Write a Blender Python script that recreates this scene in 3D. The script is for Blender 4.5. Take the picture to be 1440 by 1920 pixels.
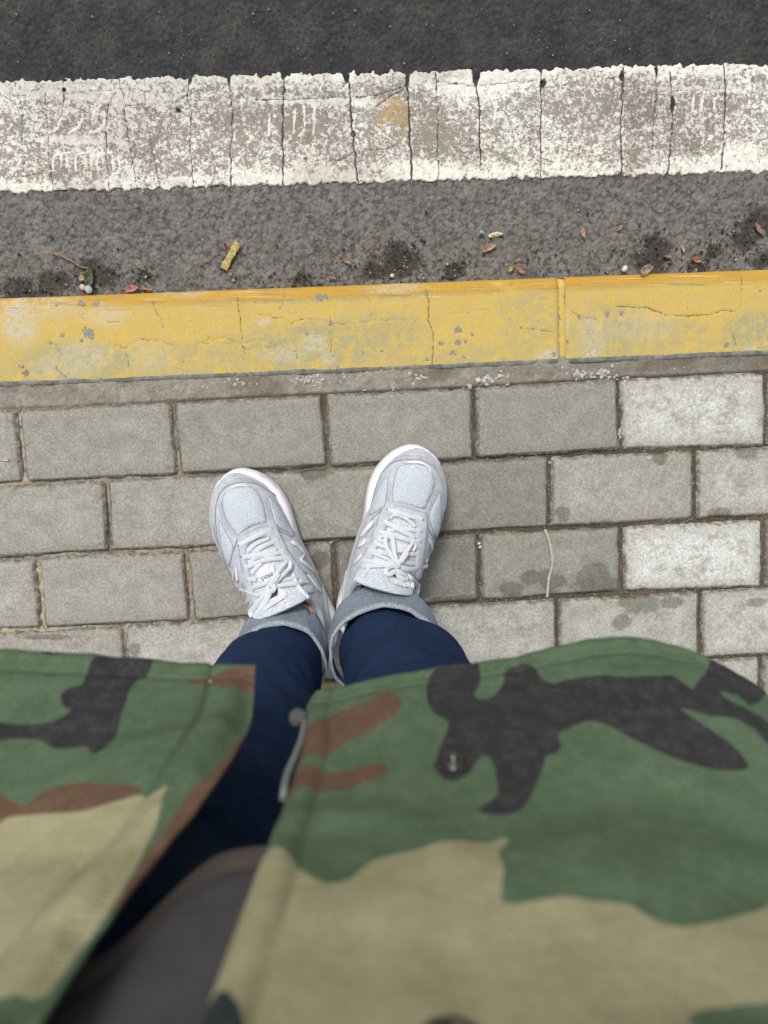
import bpy, bmesh, math, random
import numpy as np
from mathutils import Vector, Matrix
from mathutils.geometry import delaunay_2d_cdt
for o in list(bpy.data.objects): bpy.data.objects.remove(o)
random.seed(5)
scene = bpy.context.scene
COL = scene.collection
# ------------------------------------------------------------------ camera
RX, RY, FPX = -.1343, -.0402, 1387.0
cam_d = bpy.data.cameras.new('camera')
cam_d.sensor_fit = 'VERTICAL'; cam_d.sensor_height = 34.6; cam_d.sensor_width = 25.95
cam_d.lens = 34.6 * FPX / 1920
cam_d.clip_start = .01; cam_d.clip_end = 500
cam_d.dof.use_dof = True; cam_d.dof.focus_distance = 1.0; cam_d.dof.aperture_fstop = 6.8
cam = bpy.data.objects.new('camera', cam_d); COL.objects.link(cam)
cam.location = (0, 0, 1); cam.rotation_euler = (RX, RY, 0)
scene.camera = cam
# ------------------------------------------------------------------ light
SUN_EL, SUN_AZ = math.radians(58), math.radians(-25)       # azimuth from +Y towards +X
w = bpy.data.worlds.new('World'); scene.world = w; w.use_nodes = True
wn = w.node_tree.nodes; wl = w.node_tree.links
bg = wn['Background']; sky = wn.new('ShaderNodeTexSky'); sky.sky_type = 'NISHITA'; sky.sun_disc = False
sky.sun_elevation = SUN_EL; sky.sun_rotation = SUN_AZ
sky.air_density = 1.0; sky.dust_density = 3.0; sky.ozone_density = 1.0
hs = wn.new('ShaderNodeHueSaturation'); hs.inputs['Saturation'].default_value = .38      # overcast: nearly colourless
wl.new(sky.outputs[0], hs.inputs['Color']); wl.new(hs.outputs[0], bg.inputs['Color']); bg.inputs['Strength'].default_value = .105
sd = bpy.data.lights.new('sun', 'SUN'); sd.energy = 1.5; sd.angle = math.radians(15); sd.color = (1, .955, .89)
so = bpy.data.objects.new('sun', sd); COL.objects.link(so)
so.rotation_euler = Vector((math.sin(SUN_AZ) * math.cos(SUN_EL), math.cos(SUN_AZ) * math.cos(SUN_EL), math.sin(SUN_EL))).to_track_quat('Z', 'Y').to_euler()
scene.view_settings.view_transform = 'Standard'; scene.view_settings.look = 'None'
scene.view_settings.exposure = .50; scene.view_settings.gamma = 1
scene.render.engine = 'CYCLES'

# ------------------------------------------------------------------ projection helpers (pixel of the 1440x1920 photo -> world)
def _rot():
    cx, sx, cy, sy = math.cos(RX), math.sin(RX), math.cos(RY), math.sin(RY)
    return np.array([[cy, 0, sy], [0, 1, 0], [-sy, 0, cy]]) @ np.array([[1, 0, 0], [0, cx, -sx], [0, sx, cx]])
RM = _rot()
def ray(px, py): return RM @ np.array([(px - 720) / FPX, -(py - 960) / FPX, -1.])
def at(px, py, z=0.):
    d = ray(px, py); return np.array([0, 0, 1.]) + d * ((1 - z) / -d[2])
def proj(P):
    c = (np.asarray(P) - np.array([0, 0, 1.])) @ RM
    return np.stack([720 + FPX * c[..., 0] / -c[..., 2], 960 - FPX * c[..., 1] / -c[..., 2]], -1)
# ------------------------------------------------------------------ noise
def hsh(ix, iy, seed):
    h = (ix.astype(np.int64) * 374761393 + iy.astype(np.int64) * 668265263 + seed * 974634777) & 0xFFFFFFFF
    h = ((h ^ (h >> 13)) * 1274126177) & 0xFFFFFFFF
    h = ((h ^ (h >> 16)) * 2246822519) & 0xFFFFFFFF
    return ((h ^ (h >> 15)) & 0xFFFFFF) / float(0x1000000)
def vn(x, y, seed=0):
    ix = np.floor(x); iy = np.floor(y); fx = x - ix; fy = y - iy
    ix = ix.astype(np.int64); iy = iy.astype(np.int64)
    fx = fx * fx * (3 - 2 * fx); fy = fy * fy * (3 - 2 * fy)
    a = hsh(ix, iy, seed); b = hsh(ix + 1, iy, seed); c = hsh(ix, iy + 1, seed); d = hsh(ix + 1, iy + 1, seed)
    return (a + (b - a) * fx) * (1 - fy) + (c + (d - c) * fx) * fy
def fbm(x, y, seed=0, o=4):
    s = 0; a = .5; t = 0
    for i in range(o):
        s = s + a * vn(x * 2 ** i + i * 17.3, y * 2 ** i - i * 9.1, seed + i); t += a; a *= .5
    return s / t
def worley(x, y, seed=0):
    ix = np.floor(x).astype(np.int64); iy = np.floor(y).astype(np.int64)
    f1 = np.full(x.shape, 9.); f2 = np.full(x.shape, 9.); cid = np.zeros(x.shape)
    for dx in (-1, 0, 1):
        for dy in (-1, 0, 1):
            jx = ix + dx; jy = iy + dy
            px = jx + hsh(jx, jy, seed); py = jy + hsh(jx, jy, seed + 1)
            d = np.hypot(px - x, py - y); c = hsh(jx, jy, seed + 2)
            n1 = d < f1
            f2 = np.where(n1, f1, np.minimum(f2, d)); cid = np.where(n1, c, cid); f1 = np.where(n1, d, f1)
    return f1, f2, cid
def sst(a, b, x):
    t = np.clip((x - a) / (b - a), 0, 1); return t * t * (3 - 2 * t)
def dpoly(X, Y, P):                                        # distance to a polyline
    P = np.asarray(P, float); D = np.full(X.shape, 1e3)
    lo = P.min(0) - .02; hi = P.max(0) + .02
    m = (X > lo[0]) & (X < hi[0]) & (Y > lo[1]) & (Y < hi[1])
    if not m.any(): return D
    x = X[m]; y = Y[m]; d = np.full(x.shape, 1e3)
    for a, b in zip(P[:-1], P[1:]):
        v = b - a; L = v @ v + 1e-12
        t = np.clip(((x - a[0]) * v[0] + (y - a[1]) * v[1]) / L, 0, 1)
        d = np.minimum(d, np.hypot(x - a[0] - t * v[0], y - a[1] - t * v[1]))
    D[m] = d; return D
def inside(X, Y, P):
    P = np.asarray(P, float); r = np.zeros(X.shape, bool); n = len(P); j = n - 1
    for i in range(n):
        xi, yi = P[i]; xj, yj = P[j]
        if yi != yj:
            r ^= ((yi > Y) != (yj > Y)) & (X < (xj - xi) * (Y - yi) / (yj - yi) + xi)
        j = i
    return r
def sdist(X, Y, P):                                        # signed distance, + inside, up to ~2 cm outside
    P = np.asarray(P, float); d = np.minimum(dpoly(X, Y, np.vstack([P, P[:1]])), .02)
    return np.where(inside(X, Y, P), d, -d)
def smooth(P, n=6, closed=True):
    P = np.asarray(P, float); out = []; N = len(P)
    for i in range(N if closed else N - 1):
        if closed: a, b, c, d = P[i - 1], P[i], P[(i + 1) % N], P[(i + 2) % N]
        else: a, b, c, d = P[max(i - 1, 0)], P[i], P[i + 1], P[min(i + 2, N - 1)]
        for k in range(n):
            t = k / n
            out.append(.5 * (2 * b + (c - a) * t + (2 * a - 5 * b + 4 * c - d) * t * t + (3 * b - a - 3 * c + d) * t ** 3))
    if not closed: out.append(P[-1])
    return np.array(out)
# ------------------------------------------------------------------ object helpers
def wloc(o):
    v = Vector((0, 0, 0))
    while o is not None: v = v + Vector(o.location); o = o.parent
    return v
def mesh(name, V, F, mat, smoothf=True, attrs=None):
    V = np.asarray(V, np.float32); me = bpy.data.meshes.new(name)
    if isinstance(F, np.ndarray) and F.ndim == 2:
        k = F.shape[1]; me.vertices.add(len(V)); me.vertices.foreach_set('co', V.ravel())
        me.loops.add(F.size); me.loops.foreach_set('vertex_index', F.astype(np.int32).ravel())
        me.polygons.add(len(F)); me.polygons.foreach_set('loop_start', np.arange(0, F.size, k, dtype=np.int32))
        me.update(calc_edges=True); me.validate()
    else:
        me.from_pydata([tuple(map(float, v)) for v in V], [], [tuple(int(i) for i in f) for f in F]); me.update()
    for nm, arr in (attrs or {}).items():
        a = me.color_attributes.new(nm, 'FLOAT_COLOR', 'POINT'); arr = np.asarray(arr, np.float32)
        c = np.ones((len(V), 4), np.float32); c[:, :arr.shape[1]] = arr
        a.data.foreach_set('color', c.ravel())
    me.polygons.foreach_set('use_smooth', np.full(len(me.polygons), smoothf))
    if mat: me.materials.append(mat)
    return me
def obj(name, V, F, mat, parent=None, **k):                # V in world coordinates
    V = np.asarray(V, float); off = np.array(wloc(parent)) if parent is not None else np.zeros(3)
    o = bpy.data.objects.new(name, mesh(name, V - off, F, mat, **k)); COL.objects.link(o); o.parent = parent
    return o
def thing_mesh(name, V, F, mat, base, **k):                # top-level mesh with its origin at its base
    V = np.asarray(V, float); base = np.asarray(base, float)
    o = bpy.data.objects.new(name, mesh(name, V - base, F, mat, **k)); o.location = base; COL.objects.link(o); return o
def empty(name, loc, parent=None):
    o = bpy.data.objects.new(name, None); COL.objects.link(o); o.empty_display_size = .05
    o.location = Vector(loc) - (wloc(parent) if parent is not None else Vector()); o.parent = parent; return o
def tag(o, label=None, cat=None, group=None, kind=None):
    if label: o['label'] = label
    if cat: o['category'] = cat
    if group: o['group'] = group
    if kind: o['kind'] = kind
    return o
def gridF(nu, nv, wrap=False):
    i = np.arange(nu if wrap else nu - 1)[:, None]; j = np.arange(nv - 1)[None, :]
    i2 = (i + 1) % nu
    return np.stack([i * nv + j, i2 * nv + j, i2 * nv + j + 1, i * nv + j + 1], -1).reshape(-1, 4)
def axis(lo, hi, step, LO, HI, g=1.25, cap=.06):
    a = list(np.arange(lo, hi + step / 2, step)); s = step
    while a[-1] < HI: s = min(s * g, cap); a.append(a[-1] + s)
    s = step
    while a[0] > LO: s = min(s * g, cap); a.insert(0, a[0] - s)
    return np.array(a)
class Acc:                                                 # many small solids in ONE mesh
    def __init__(s): s.V = []; s.F = []; s.n = 0
    def add(s, V, F):
        s.V.append(np.asarray(V, float)); s.F += [tuple(i + s.n for i in f) for f in F]; s.n += len(V)
    def out(s): return np.vstack(s.V), s.F
def tube(P, r, n=8, flat=1.0, up=None, caps=True):         # r: radius or list; flat: thickness/width ratio along up
    P = np.asarray(P, float); N = len(P); r = np.broadcast_to(np.asarray(r, float), (N,)); V = []; F = []
    T = np.gradient(P, axis=0); T /= np.linalg.norm(T, axis=1)[:, None] + 1e-12
    U = np.broadcast_to(np.array([0, 0, 1.]) if up is None else np.asarray(up, float), (N, 3))
    for i in range(N):
        u = U[i] - T[i] * (U[i] @ T[i])
        if np.linalg.norm(u) < 1e-3: u = np.array([0, 1., 0]) - T[i] * T[i][1]
        u /= np.linalg.norm(u); s = np.cross(T[i], u)
        for k in range(n):
            a = 2 * math.pi * k / n; ca, sa = math.cos(a), math.sin(a)
            ca = math.copysign(abs(ca) ** .7, ca); sa = math.copysign(abs(sa) ** .7, sa)
            V.append(P[i] + s * ca * r[i] + u * sa * r[i] * flat)
    for i in range(N - 1):
        for k in range(n): F.append((i * n + k, i * n + (k + 1) % n, (i + 1) * n + (k + 1) % n, (i + 1) * n + k))
    if caps: F += [tuple(range(n))[::-1], tuple(range((N - 1) * n, N * n))]
    return np.array(V), F
def pebble(c, r, seed, flat=.6):
    rs = np.random.RandomState(seed); g = (1 + 5 ** .5) / 2
    V = np.array([(-1, g, 0), (1, g, 0), (-1, -g, 0), (1, -g, 0), (0, -1, g), (0, 1, g), (0, -1, -g), (0, 1, -g), (g, 0, -1), (g, 0, 1), (-g, 0, -1), (-g, 0, 1)]) / 1.9
    F = [(0, 11, 5), (0, 5, 1), (0, 1, 7), (0, 7, 10), (0, 10, 11), (1, 5, 9), (5, 11, 4), (11, 10, 2), (10, 7, 6), (7, 1, 8), (3, 9, 4), (3, 4, 2), (3, 2, 6), (3, 6, 8), (3, 8, 9), (4, 9, 5), (2, 4, 11), (6, 2, 10), (8, 6, 7), (9, 8, 1)]
    V = V * (1 + rs.uniform(-.22, .22, (12, 1))); a = rs.uniform(0, 6.3); ca, sa = math.cos(a), math.sin(a)
    V = V * np.array([1, rs.uniform(.6, .95), flat]) @ np.array([[ca, sa, 0], [-sa, ca, 0], [0, 0, 1]]) * r
    return V + np.asarray(c), F
# ------------------------------------------------------------------ material helpers
class NT:
    def __init__(s, name):
        s.m = bpy.data.materials.new(name); s.m.use_nodes = True; s.t = s.m.node_tree; s.b = s.t.nodes['Principled BSDF']
        s.b.inputs['Roughness'].default_value = .85; s.b.inputs['Specular IOR Level'].default_value = .25
        s._c = None
    def N(s, ty, **k):
        n = s.t.nodes.new('ShaderNode' + ty)
        for a, v in k.items(): setattr(n, a, v)
        return n
    def put(s, sock, v):
        if hasattr(v, 'is_linked') or isinstance(v, bpy.types.NodeSocket): s.t.links.new(v, sock)
        else: sock.default_value = v
    def co(s):
        if s._c is None: s._c = s.N('TexCoord').outputs['Object']
        return s._c
    def pos(s): return s.N('NewGeometry').outputs['Position']
    def noise(s, sc, det=3, rough=.55, co=None, dist=0):
        n = s.N('TexNoise'); n.inputs['Scale'].default_value = sc; n.inputs['Detail'].default_value = det
        n.inputs['Roughness'].default_value = rough; n.inputs['Distortion'].default_value = dist
        s.t.links.new(co or s.co(), n.inputs['Vector']); return n.outputs['Fac']
    def vor(s, sc, co=None, feat='F1', out='Distance'):
        n = s.N('TexVoronoi', feature=feat); n.inputs['Scale'].default_value = sc
        s.t.links.new(co or s.co(), n.inputs['Vector']); return n.outputs[out]
    def math(s, op, a, b=0., c=0.):
        n = s.N('Math', operation=op); s.put(n.inputs[0], a); s.put(n.inputs[1], b)
        if op in ('MULTIPLY_ADD', 'COMPARE'): s.put(n.inputs[2], c)
        return n.outputs[0]
    def rng(s, v, a, b, c=0., d=1.):
        n = s.N('MapRange', interpolation_type='SMOOTHSTEP'); s.put(n.inputs[0], v)
        for i, x in enumerate((a, b, c, d)): s.put(n.inputs[i + 1], x)
        return n.outputs[0]
    def mix(s, f, a, b, mode='MIX'):
        n = s.N('Mix', data_type='RGBA', blend_type=mode); s.put(n.inputs[0], f)
        s.put(n.inputs[6], a if not isinstance(a, tuple) else (*a, 1)); s.put(n.inputs[7], b if not isinstance(b, tuple) else (*b, 1))
        return n.outputs[2]
    def attr(s, nm, obj=False):
        n = s.N('Attribute', attribute_name=nm, attribute_type='OBJECT' if obj else 'GEOMETRY'); return n
    def rgb(s, v):
        n = s.N('SeparateColor'); s.t.links.new(v, n.inputs[0]); return n.outputs
    def bump(s, h, dist=.001, st=1., nrm=None):
        n = s.N('Bump'); n.inputs['Strength'].default_value = st; n.inputs['Distance'].default_value = dist
        s.put(n.inputs['Height'], h)
        if nrm is not None: s.t.links.new(nrm, n.inputs['Normal'])
        return n.outputs[0]
    def done(s, col, nrm=None, rough=None):
        if isinstance(col, tuple): s.b.inputs['Base Color'].default_value = (*col, 1)
        else: s.t.links.new(col, s.b.inputs['Base Color'])
        if nrm is not None: s.t.links.new(nrm, s.b.inputs['Normal'])
        if rough is not None: s.put(s.b.inputs['Roughness'], rough)
        return s.m
def simple(name, c, rough=.8, var=.15, sc=300, bd=.0003, spec=.25, metal=0):
    t = NT(name); n = t.noise(sc, 4); t.b.inputs['Specular IOR Level'].default_value = spec; t.b.inputs['Metallic'].default_value = metal
    col = t.mix(t.rng(n, .25, .75), tuple(x * (1 - var) for x in c), tuple(min(1, x * (1 + var)) for x in c))
    return t.done(col, t.bump(n, bd), rough)

# ================================================================== SETTING
ZR = -.11
KA, SA, PA = .0432, .038, .0492                             # directions of kerb, road line, paver rows
def lf(a):
    c, s = math.cos(a), math.sin(a)
    return (lambda x, y: (c * x + s * y, -s * x + c * y)), (lambda u, v: (c * u - s * v, s * u + c * v))
k_uv, k_xy = lf(KA); s_uv, s_xy = lf(SA); p_uv, p_xy = lf(PA)
S_TOP = .471; S_BOT = .3235
K_F = .1675; K_B = .0515
def sup(P, z, f):                                           # pixel list -> (u, v) list of a frame
    return [f(*at(x, y, z)[:2]) for x, y in P]

# ---- asphalt material
t = NT('asphalt'); c = t.attr('tone').outputs['Color']
g = t.noise(1400, 3, .7); g2 = t.noise(260, 4, .6)
col = t.mix(1.0, c, t.mix(t.rng(g, .3, .72), (.62, .62, .62), (1.42, 1.40, 1.36)), 'MULTIPLY')
col = t.mix(1.0, col, t.mix(t.rng(g2, .3, .7), (.8, .8, .8), (1.2, 1.2, 1.2)), 'MULTIPLY')
sp = t.vor(330); spn = t.noise(90, 2)
col = t.mix(t.math('MULTIPLY', t.rng(sp, .10, .16, 1, 0), t.rng(spn, .55, .62)), col, (.42, .40, .36))
M_asph = t.done(col, t.bump(g, .0007, .8, t.bump(g2, .0015, .6)), t.rng(g2, .3, .7, .62, .9))
M_asph.node_tree.nodes['Principled BSDF'].inputs['Specular IOR Level'].default_value = .35

def asph_h(X, Y):
    wx = X + .006 * (fbm(X * 90, Y * 90, 3, 3) - .5); wy = Y + .006 * (fbm(X * 90, Y * 90, 8, 3) - .5)
    f1, f2, cid = worley(wx / .0086, wy / .0086, 11); g1, g2, gid = worley(wx / .0044, wy / .0044, 31)
    st = sst(0, .16, .26 + .34 * cid - f1) * sst(.02, .14, f2 - f1)
    sm = sst(0, .18, .22 + .34 * gid - g1) * sst(.02, .16, g2 - g1) * (1 - st)
    big = fbm(X * 14, Y * 14, 50, 3)
    h = .0013 * st * (.6 + .5 * cid) + .0010 * sm + .0018 * (fbm(X * 300, Y * 300, 60, 3) - .5) + .002 * (big - .5)
    return h, st, sm, cid, gid, big
MUD = [(180, 515, .032), (100, 530, .03), (270, 520, .012), (700, 505, .022), (745, 495, .03), (745, 470, .018), (770, 490, .02), (565, 520, .014), (1215, 490, .03), (1235, 460, .022), (1420, 420, .03), (1400, 450, .025), (1310, 500, .02), (1430, 490, .02), (850, 505, .02), (40, 545, .03), (1340, 470, .015)]
def mudf(X, Y):
    m = np.zeros(X.shape)
    for px, py, r in MUD:
        p = at(px, py, ZR); m = np.maximum(m, 1 - np.hypot(X - p[0], (Y - p[1]) * 1.25) / (r * 1.5))
    return np.clip(m, 0, 1)
ax = axis(-.66, .74, .00155, -2.2, 2.3, 1.05, .012); ay = axis(.15, .66, .00155, .14, 2.2)
X, Y = np.meshgrid(ax, ay, indexing='ij')
h, st, sm, cid, gid, big = asph_h(X, Y)
su, sv = s_uv(X, Y); ku, kv = k_uv(X, Y)
near = 1 - sst(.37, .43, sv)                               # dusty gutter strip (1) / dark lane (0)
mud = mudf(X, Y); mudm = sst(.28, .62, mud + .7 * (fbm(X * 70, Y * 70, 77, 4) - .5))
mudm = np.maximum(mudm, .75 * sst(.018, .002, kv - K_F + .02 * (fbm(X * 50, Y * 50, 5, 3) - .5)))
dust = sst(.30, .78, fbm(X * 45, Y * 45, 90, 4))
stn = np.maximum(st, sm * .9); sid = np.where(st > sm, cid, gid); fine = fbm(X * 420, Y * 420, 201, 3); crev = 1 - stn
cdark = np.array([.029, .031, .034]); cbrown = np.array([.070, .064, .053])
up = cdark * (.6 + .9 * sid[..., None]); mtx = (cdark * .8) * (1 - dust[..., None]) + cbrown * dust[..., None]
up = up * (1 - crev[..., None]) + mtx * (.7 + .6 * fine[..., None]) * crev[..., None]
grey = np.array([.162, .161, .158]) * (.84 + .30 * sid[..., None]) * (.9 + .2 * fine[..., None])
light = np.array([.235, .22, .19]); dk = np.array([.080, .077, .071]); ld = sst(.38, .62, fbm(X * 160, Y * 160, 211, 3))[..., None] * (.35 + .65 * dust[..., None])
infill = light * ld + dk * (1 - ld)
lo = grey * (1 - crev[..., None]) + infill * (.75 + .5 * fine[..., None]) * crev[..., None]
cc = up * (1 - near[..., None]) + lo * near[..., None]
cc = cc * (1 - .72 * mudm[..., None]) + np.array([.022, .018, .013]) * .72 * mudm[..., None]
h = h + .0022 * mudm * (fbm(X * 160, Y * 160, 44, 3) - .35)
Z = ZR + h - .003
V = np.stack([X, Y, Z], -1).reshape(-1, 3)
road = tag(obj('road', V, gridF(len(ax), len(ay)), M_asph, attrs={'tone': cc.reshape(-1, 3)}), kind='structure')

# ---- far ground sheet
def plane(name, x0, x1, y0, y1, z, mat, n=2, tone=None):
    a = np.linspace(x0, x1, n); b = np.linspace(y0, y1, n); X, Y = np.meshgrid(a, b, indexing='ij')
    at_ = {'tone': np.tile(tone, (n * n, 1))} if tone else None
    return obj(name, np.stack([X, Y, np.full(X.shape, z)], -1).reshape(-1, 3), gridF(n, n), mat, attrs=at_)
tag(plane('ground', -60, 60, -60, 60, -.125, M_asph, 2, (.045, .044, .042)), kind='structure')

# ---- white road line
t = NT('worn_line_paint'); A = t.rgb(t.attr('a').outputs['Color'])
crack, wear, dirt = A[0], A[1], A[2]; B = t.rgb(t.attr('b').outputs['Color'])
f = t.noise(205, 5, .70, dist=.8); f3 = t.noise(900, 3, .6); f2 = t.noise(120, 3, .5)
pit = t.math('ADD', t.math('MULTIPLY', wear, .52), t.math('ADD', t.math('MULTIPLY', t.math('SUBTRACT', f, .5), 2.6), t.math('MULTIPLY', t.math('SUBTRACT', f3, .5), .9)))
pm = t.math('MULTIPLY', t.rng(pit, .24, .46), .80)
white = t.mix(t.rng(f2, .3, .7), (.68, .66, .59), (.83, .81, .73))
smear = t.mix(t.rng(f3, .3, .7), (.30, .275, .24), (.40, .37, .325))
col = t.mix(t.math('MULTIPLY', dirt, t.rng(f, .3, .62, .35, 1)), white, smear)
col = t.mix(pm, col, t.mix(f2, (.12, .104, .082), (.24, .205, .16)))
col = t.mix(B[1], col, (.50, .33, .13))
cm = t.rng(t.math('ADD', crack, t.math('MULTIPLY', t.math('SUBTRACT', f, .5), .9)), .50, .74)
col = t.mix(cm, col, (.085, .077, .064))
hh = t.math('SUBTRACT', t.math('MULTIPLY', pm, -.5), t.math('MULTIPLY', cm, 1.0))
M_line = t.done(col, t.bump(hh, .0012, .9, t.bump(f3, .0004, .6)), .8)
CR = [([(25, 145), (30, 165), (42, 205), (40, 270)], 1.0), ([(8, 300), (12, 330), (15, 372)], .9), ([(46, 280), (44, 335), (45, 350)], .6),
      ([(84, 175), (88, 220), (91, 280), (97, 330), (101, 362)], 1.1), ([(118, 150), (120, 180), (118, 225)], 1.1), ([(222, 148), (232, 185), (238, 240), (246, 290), (258, 360)], 1.1),
      ([(218, 173), (203, 195), (199, 240), (200, 300), (205, 357)], 1.1), ([(273, 146), (272, 200), (282, 260), (292, 310), (300, 352)], 1.0), ([(310, 170), (312, 205)], .5),
      ([(356, 142), (350, 180), (358, 210), (356, 280), (363, 352)], 1.3), ([(398, 245), (400, 300), (405, 350)], .8), ([(431, 138), (433, 200), (437, 240), (432, 280), (432, 348)], 1.3),
      ([(534, 140), (531, 200), (530, 280), (531, 348)], 1.7), ([(608, 140), (609, 165)], 1.1), ([(648, 130), (655, 160), (660, 240), (666, 290), (672, 343)], 1.8),
      ([(763, 132), (766, 190), (769, 260), (773, 338)], 1.9), ([(817, 135), (821, 200), (821, 280), (822, 337)], 1.2), ([(888, 130), (893, 158), (899, 200), (900, 260), (902, 310)], 1.8), ([(871, 300), (871, 336)], .9), ([(917, 300), (917, 333)], .8),
      ([(1017, 125), (1015, 160), (1013, 250), (1015, 330)], 1.5), ([(1065, 290), (1063, 325)], .7), ([(1169, 125), (1167, 170), (1164, 250), (1168, 330)], 1.7), ([(1228, 125), (1231, 180), (1224, 240), (1226, 300)], 1.0),
      ([(1257, 135), (1260, 180), (1262, 220), (1258, 280), (1253, 325)], 1.6), ([(1358, 122), (1361, 170), (1358, 250), (1353, 318)], 1.6), ([(1412, 135), (1411, 180)], .6), ([(1425, 250), (1424, 315)], .6),
      ([(120, 178), (170, 172), (215, 170)], .7), ([(235, 198), (290, 195), (330, 190), (350, 178), (380, 170)], .9), ([(90, 226), (140, 218), (170, 228), (200, 224)], .5), ([(480, 187), (560, 186), (650, 182), (700, 180), (740, 168), (762, 160)], 1.1),
      ([(705, 200), (730, 180), (757, 168)], 1.1), ([(820, 152), (860, 158), (890, 160)], 1.0), ([(895, 160), (960, 155), (1010, 150)], 1.0), ([(1015, 165), (1060, 160), (1090, 135), (1110, 145), (1165, 148)], .9), ([(1168, 162), (1230, 171), (1300, 170), (1360, 167)], .9),
      ([(532, 292), (590, 300), (630, 302), (660, 290)], .9), ([(668, 280), (700, 281), (760, 272)], .8), ([(770, 290), (820, 302), (860, 302)], .6), ([(360, 312), (400, 313), (430, 316)], .6), ([(0, 330), (45, 332), (75, 325), (95, 330)], .7),
      ([(905, 290), (960, 300), (1010, 302), (1060, 293), (1120, 286)], .6), ([(1170, 275), (1230, 280), (1350, 283)], .6), ([(1360, 267), (1400, 265), (1440, 263)], .7), ([(1395, 130), (1425, 128), (1430, 150)], .9), ([(46, 300), (50, 275), (80, 255)], .5), ([(200, 312), (250, 310), (290, 303)], .5)]
NICK = [(893, 140, .0055, .017), (533, 140, .004, .008), (1018, 156, .005, .006), (1167, 142, .004, .008), (1262, 195, .0035, .014), (764, 145, .003, .018), (649, 140, .0045, .014), (429, 142, .003, .014), (662, 251, .004, .005), (334, 207, .004, .004), (121, 168, .003, .004), (1231, 132, .002, .01), (357, 145, .0025, .01)]
au = axis(-.70, .78, .00125, -2.1, 2.2, 1.05, .008); av = np.arange(S_BOT - .008, S_TOP + .0085, .00125)
U, Vv = np.meshgrid(au, av, indexing='ij'); X, Y = s_xy(U, Vv)
h0, *_ = asph_h(X, Y)
crk = np.zeros(X.shape)
jx = .0022 * (fbm(X * 130, Y * 130, 5, 3) - .5) * 2; jy = .0022 * (fbm(X * 130, Y * 130, 9, 3) - .5) * 2
for P, wd in CR:
    Q = np.array([at(a, b, ZR)[:2] for a, b in P]); d = dpoly(X + jx, Y + jy, Q)
    wv = wd * (.75 + .6 * vn(X * 90, Y * 90, 3)) * .00085
    crk = np.maximum(crk, np.clip(1.25 - d / (wv * .75 + .0007), 0, 1) * min(1, .44 + wd * .25))
nick = np.zeros(X.shape)
for a, b, rx_, ry_ in NICK:
    p = at(a, b, ZR); nick = np.maximum(nick, 1.6 - 1.1 * np.hypot((X + jx - p[0]) / rx_, (Y + jy - p[1]) / ry_))
crk = np.maximum(crk, np.clip(nick, 0, 1))
edge_t = S_TOP - Vv + .0035 * (fbm(U * 110, U * 0 + 3, 21, 3) - .5) * 2 + .0030 * (vn(U * 190, Vv * 190, 66) - .5) * 2
edge_b = Vv - S_BOT + .0032 * (fbm(U * 130, U * 0 + 9, 22, 3) - .5) * 2 + .0028 * (vn(U * 210, Vv * 210, 67) - .5) * 2
ed = np.minimum(edge_t, edge_b)
wear = .50 + .50 * (fbm(U * 9, Vv * 22, 14, 4) - .45) + .85 * (fbm(U * 70, Vv * 70, 15, 4) - .5)
wear -= .5 * sst(.020, .002, edge_t) + .35 * sst(.035, .002, edge_b)
def blob(px, py, r, sx=1., sy=1., z=ZR):
    p = at(px, py, z); r = r / (FPX / (1 - z)); return np.clip(1.25 - np.hypot((X + jx * 2 - p[0]) / (r * sx), (Y + jy * 2 - p[1]) / (r * sy)), 0, 1)
for a, b, r, sx, sy, s_ in [(150, 235, 60, 1.2, .5, .35), (150, 320, 60, 1.2, .5, .45), (460, 250, 80, 1, 1, .35), (590, 225, 60, 1.4, .8, .55), (700, 170, 80, 1.6, .3, .3), (780, 220, 60, 1, 1, .5), (850, 250, 70, .7, 1, .4), (940, 250, 60, 1.2, 1, .35), (1080, 200, 90, 1.3, .4, .5), (1100, 270, 70, 1.4, .6, .4), (1205, 205, 36, 1, 1, .2), (1330, 190, 60, 1.3, .5, .4), (1190, 300, 30, 1, 1, .3), (300, 290, 50, 1.2, 1, .35), (60, 320, 50, 1, .7, .2), (30, 240, 60, 1, .8, .3), (1290, 270, 35, 1.3, .7, .4)]:
    wear += .62 * s_ * blob(a, b, r, sx, sy)
for a, b, r, sx, sy, s_ in [(145, 263, 60, 1.3, .12, 1.2), (165, 180, 70, 1.6, .15, .7), (250, 185, 45, 1.8, .2, .7), (30, 360, 60, 1.3, .3, .4), (620, 190, 130, 1.3, .06, .8), (1300, 168, 70, 1.6, .08, .7), (800, 325, 60, 1.2, .4, .7), (1380, 300, 50, 1.2, .6, .6), (560, 330, 80, 1.3, .3, .4), (850, 165, 50, 1.4, .5, .5), (930, 150, 60, 1.5, .5, .5)]:
    wear -= s_ * blob(a, b, r, sx, sy)
dirt = .65 * sst(.42, .72, fbm(U * 7, Vv * 12, 41, 4))
for a, b, r, s_ in [(1205, 200, 38, 1.0), (1195, 230, 24, .9), (1090, 180, 60, .35), (590, 265, 40, .5), (480, 180, 60, .5), (420, 215, 40, .6), (600, 180, 40, .4), (720, 150, 50, .4), (875, 285, 26, .8), (1000, 250, 20, .5), (590, 220, 70, .5), (150, 325, 50, .5), (1330, 190, 50, .4), (1335, 235, 14, .8), (1190, 300, 26, .7), (800, 230, 60, .35), (1295, 270, 22, .8)]:
    dirt = np.maximum(dirt, s_ * sst(0, .55, blob(a, b, r)))
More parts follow.
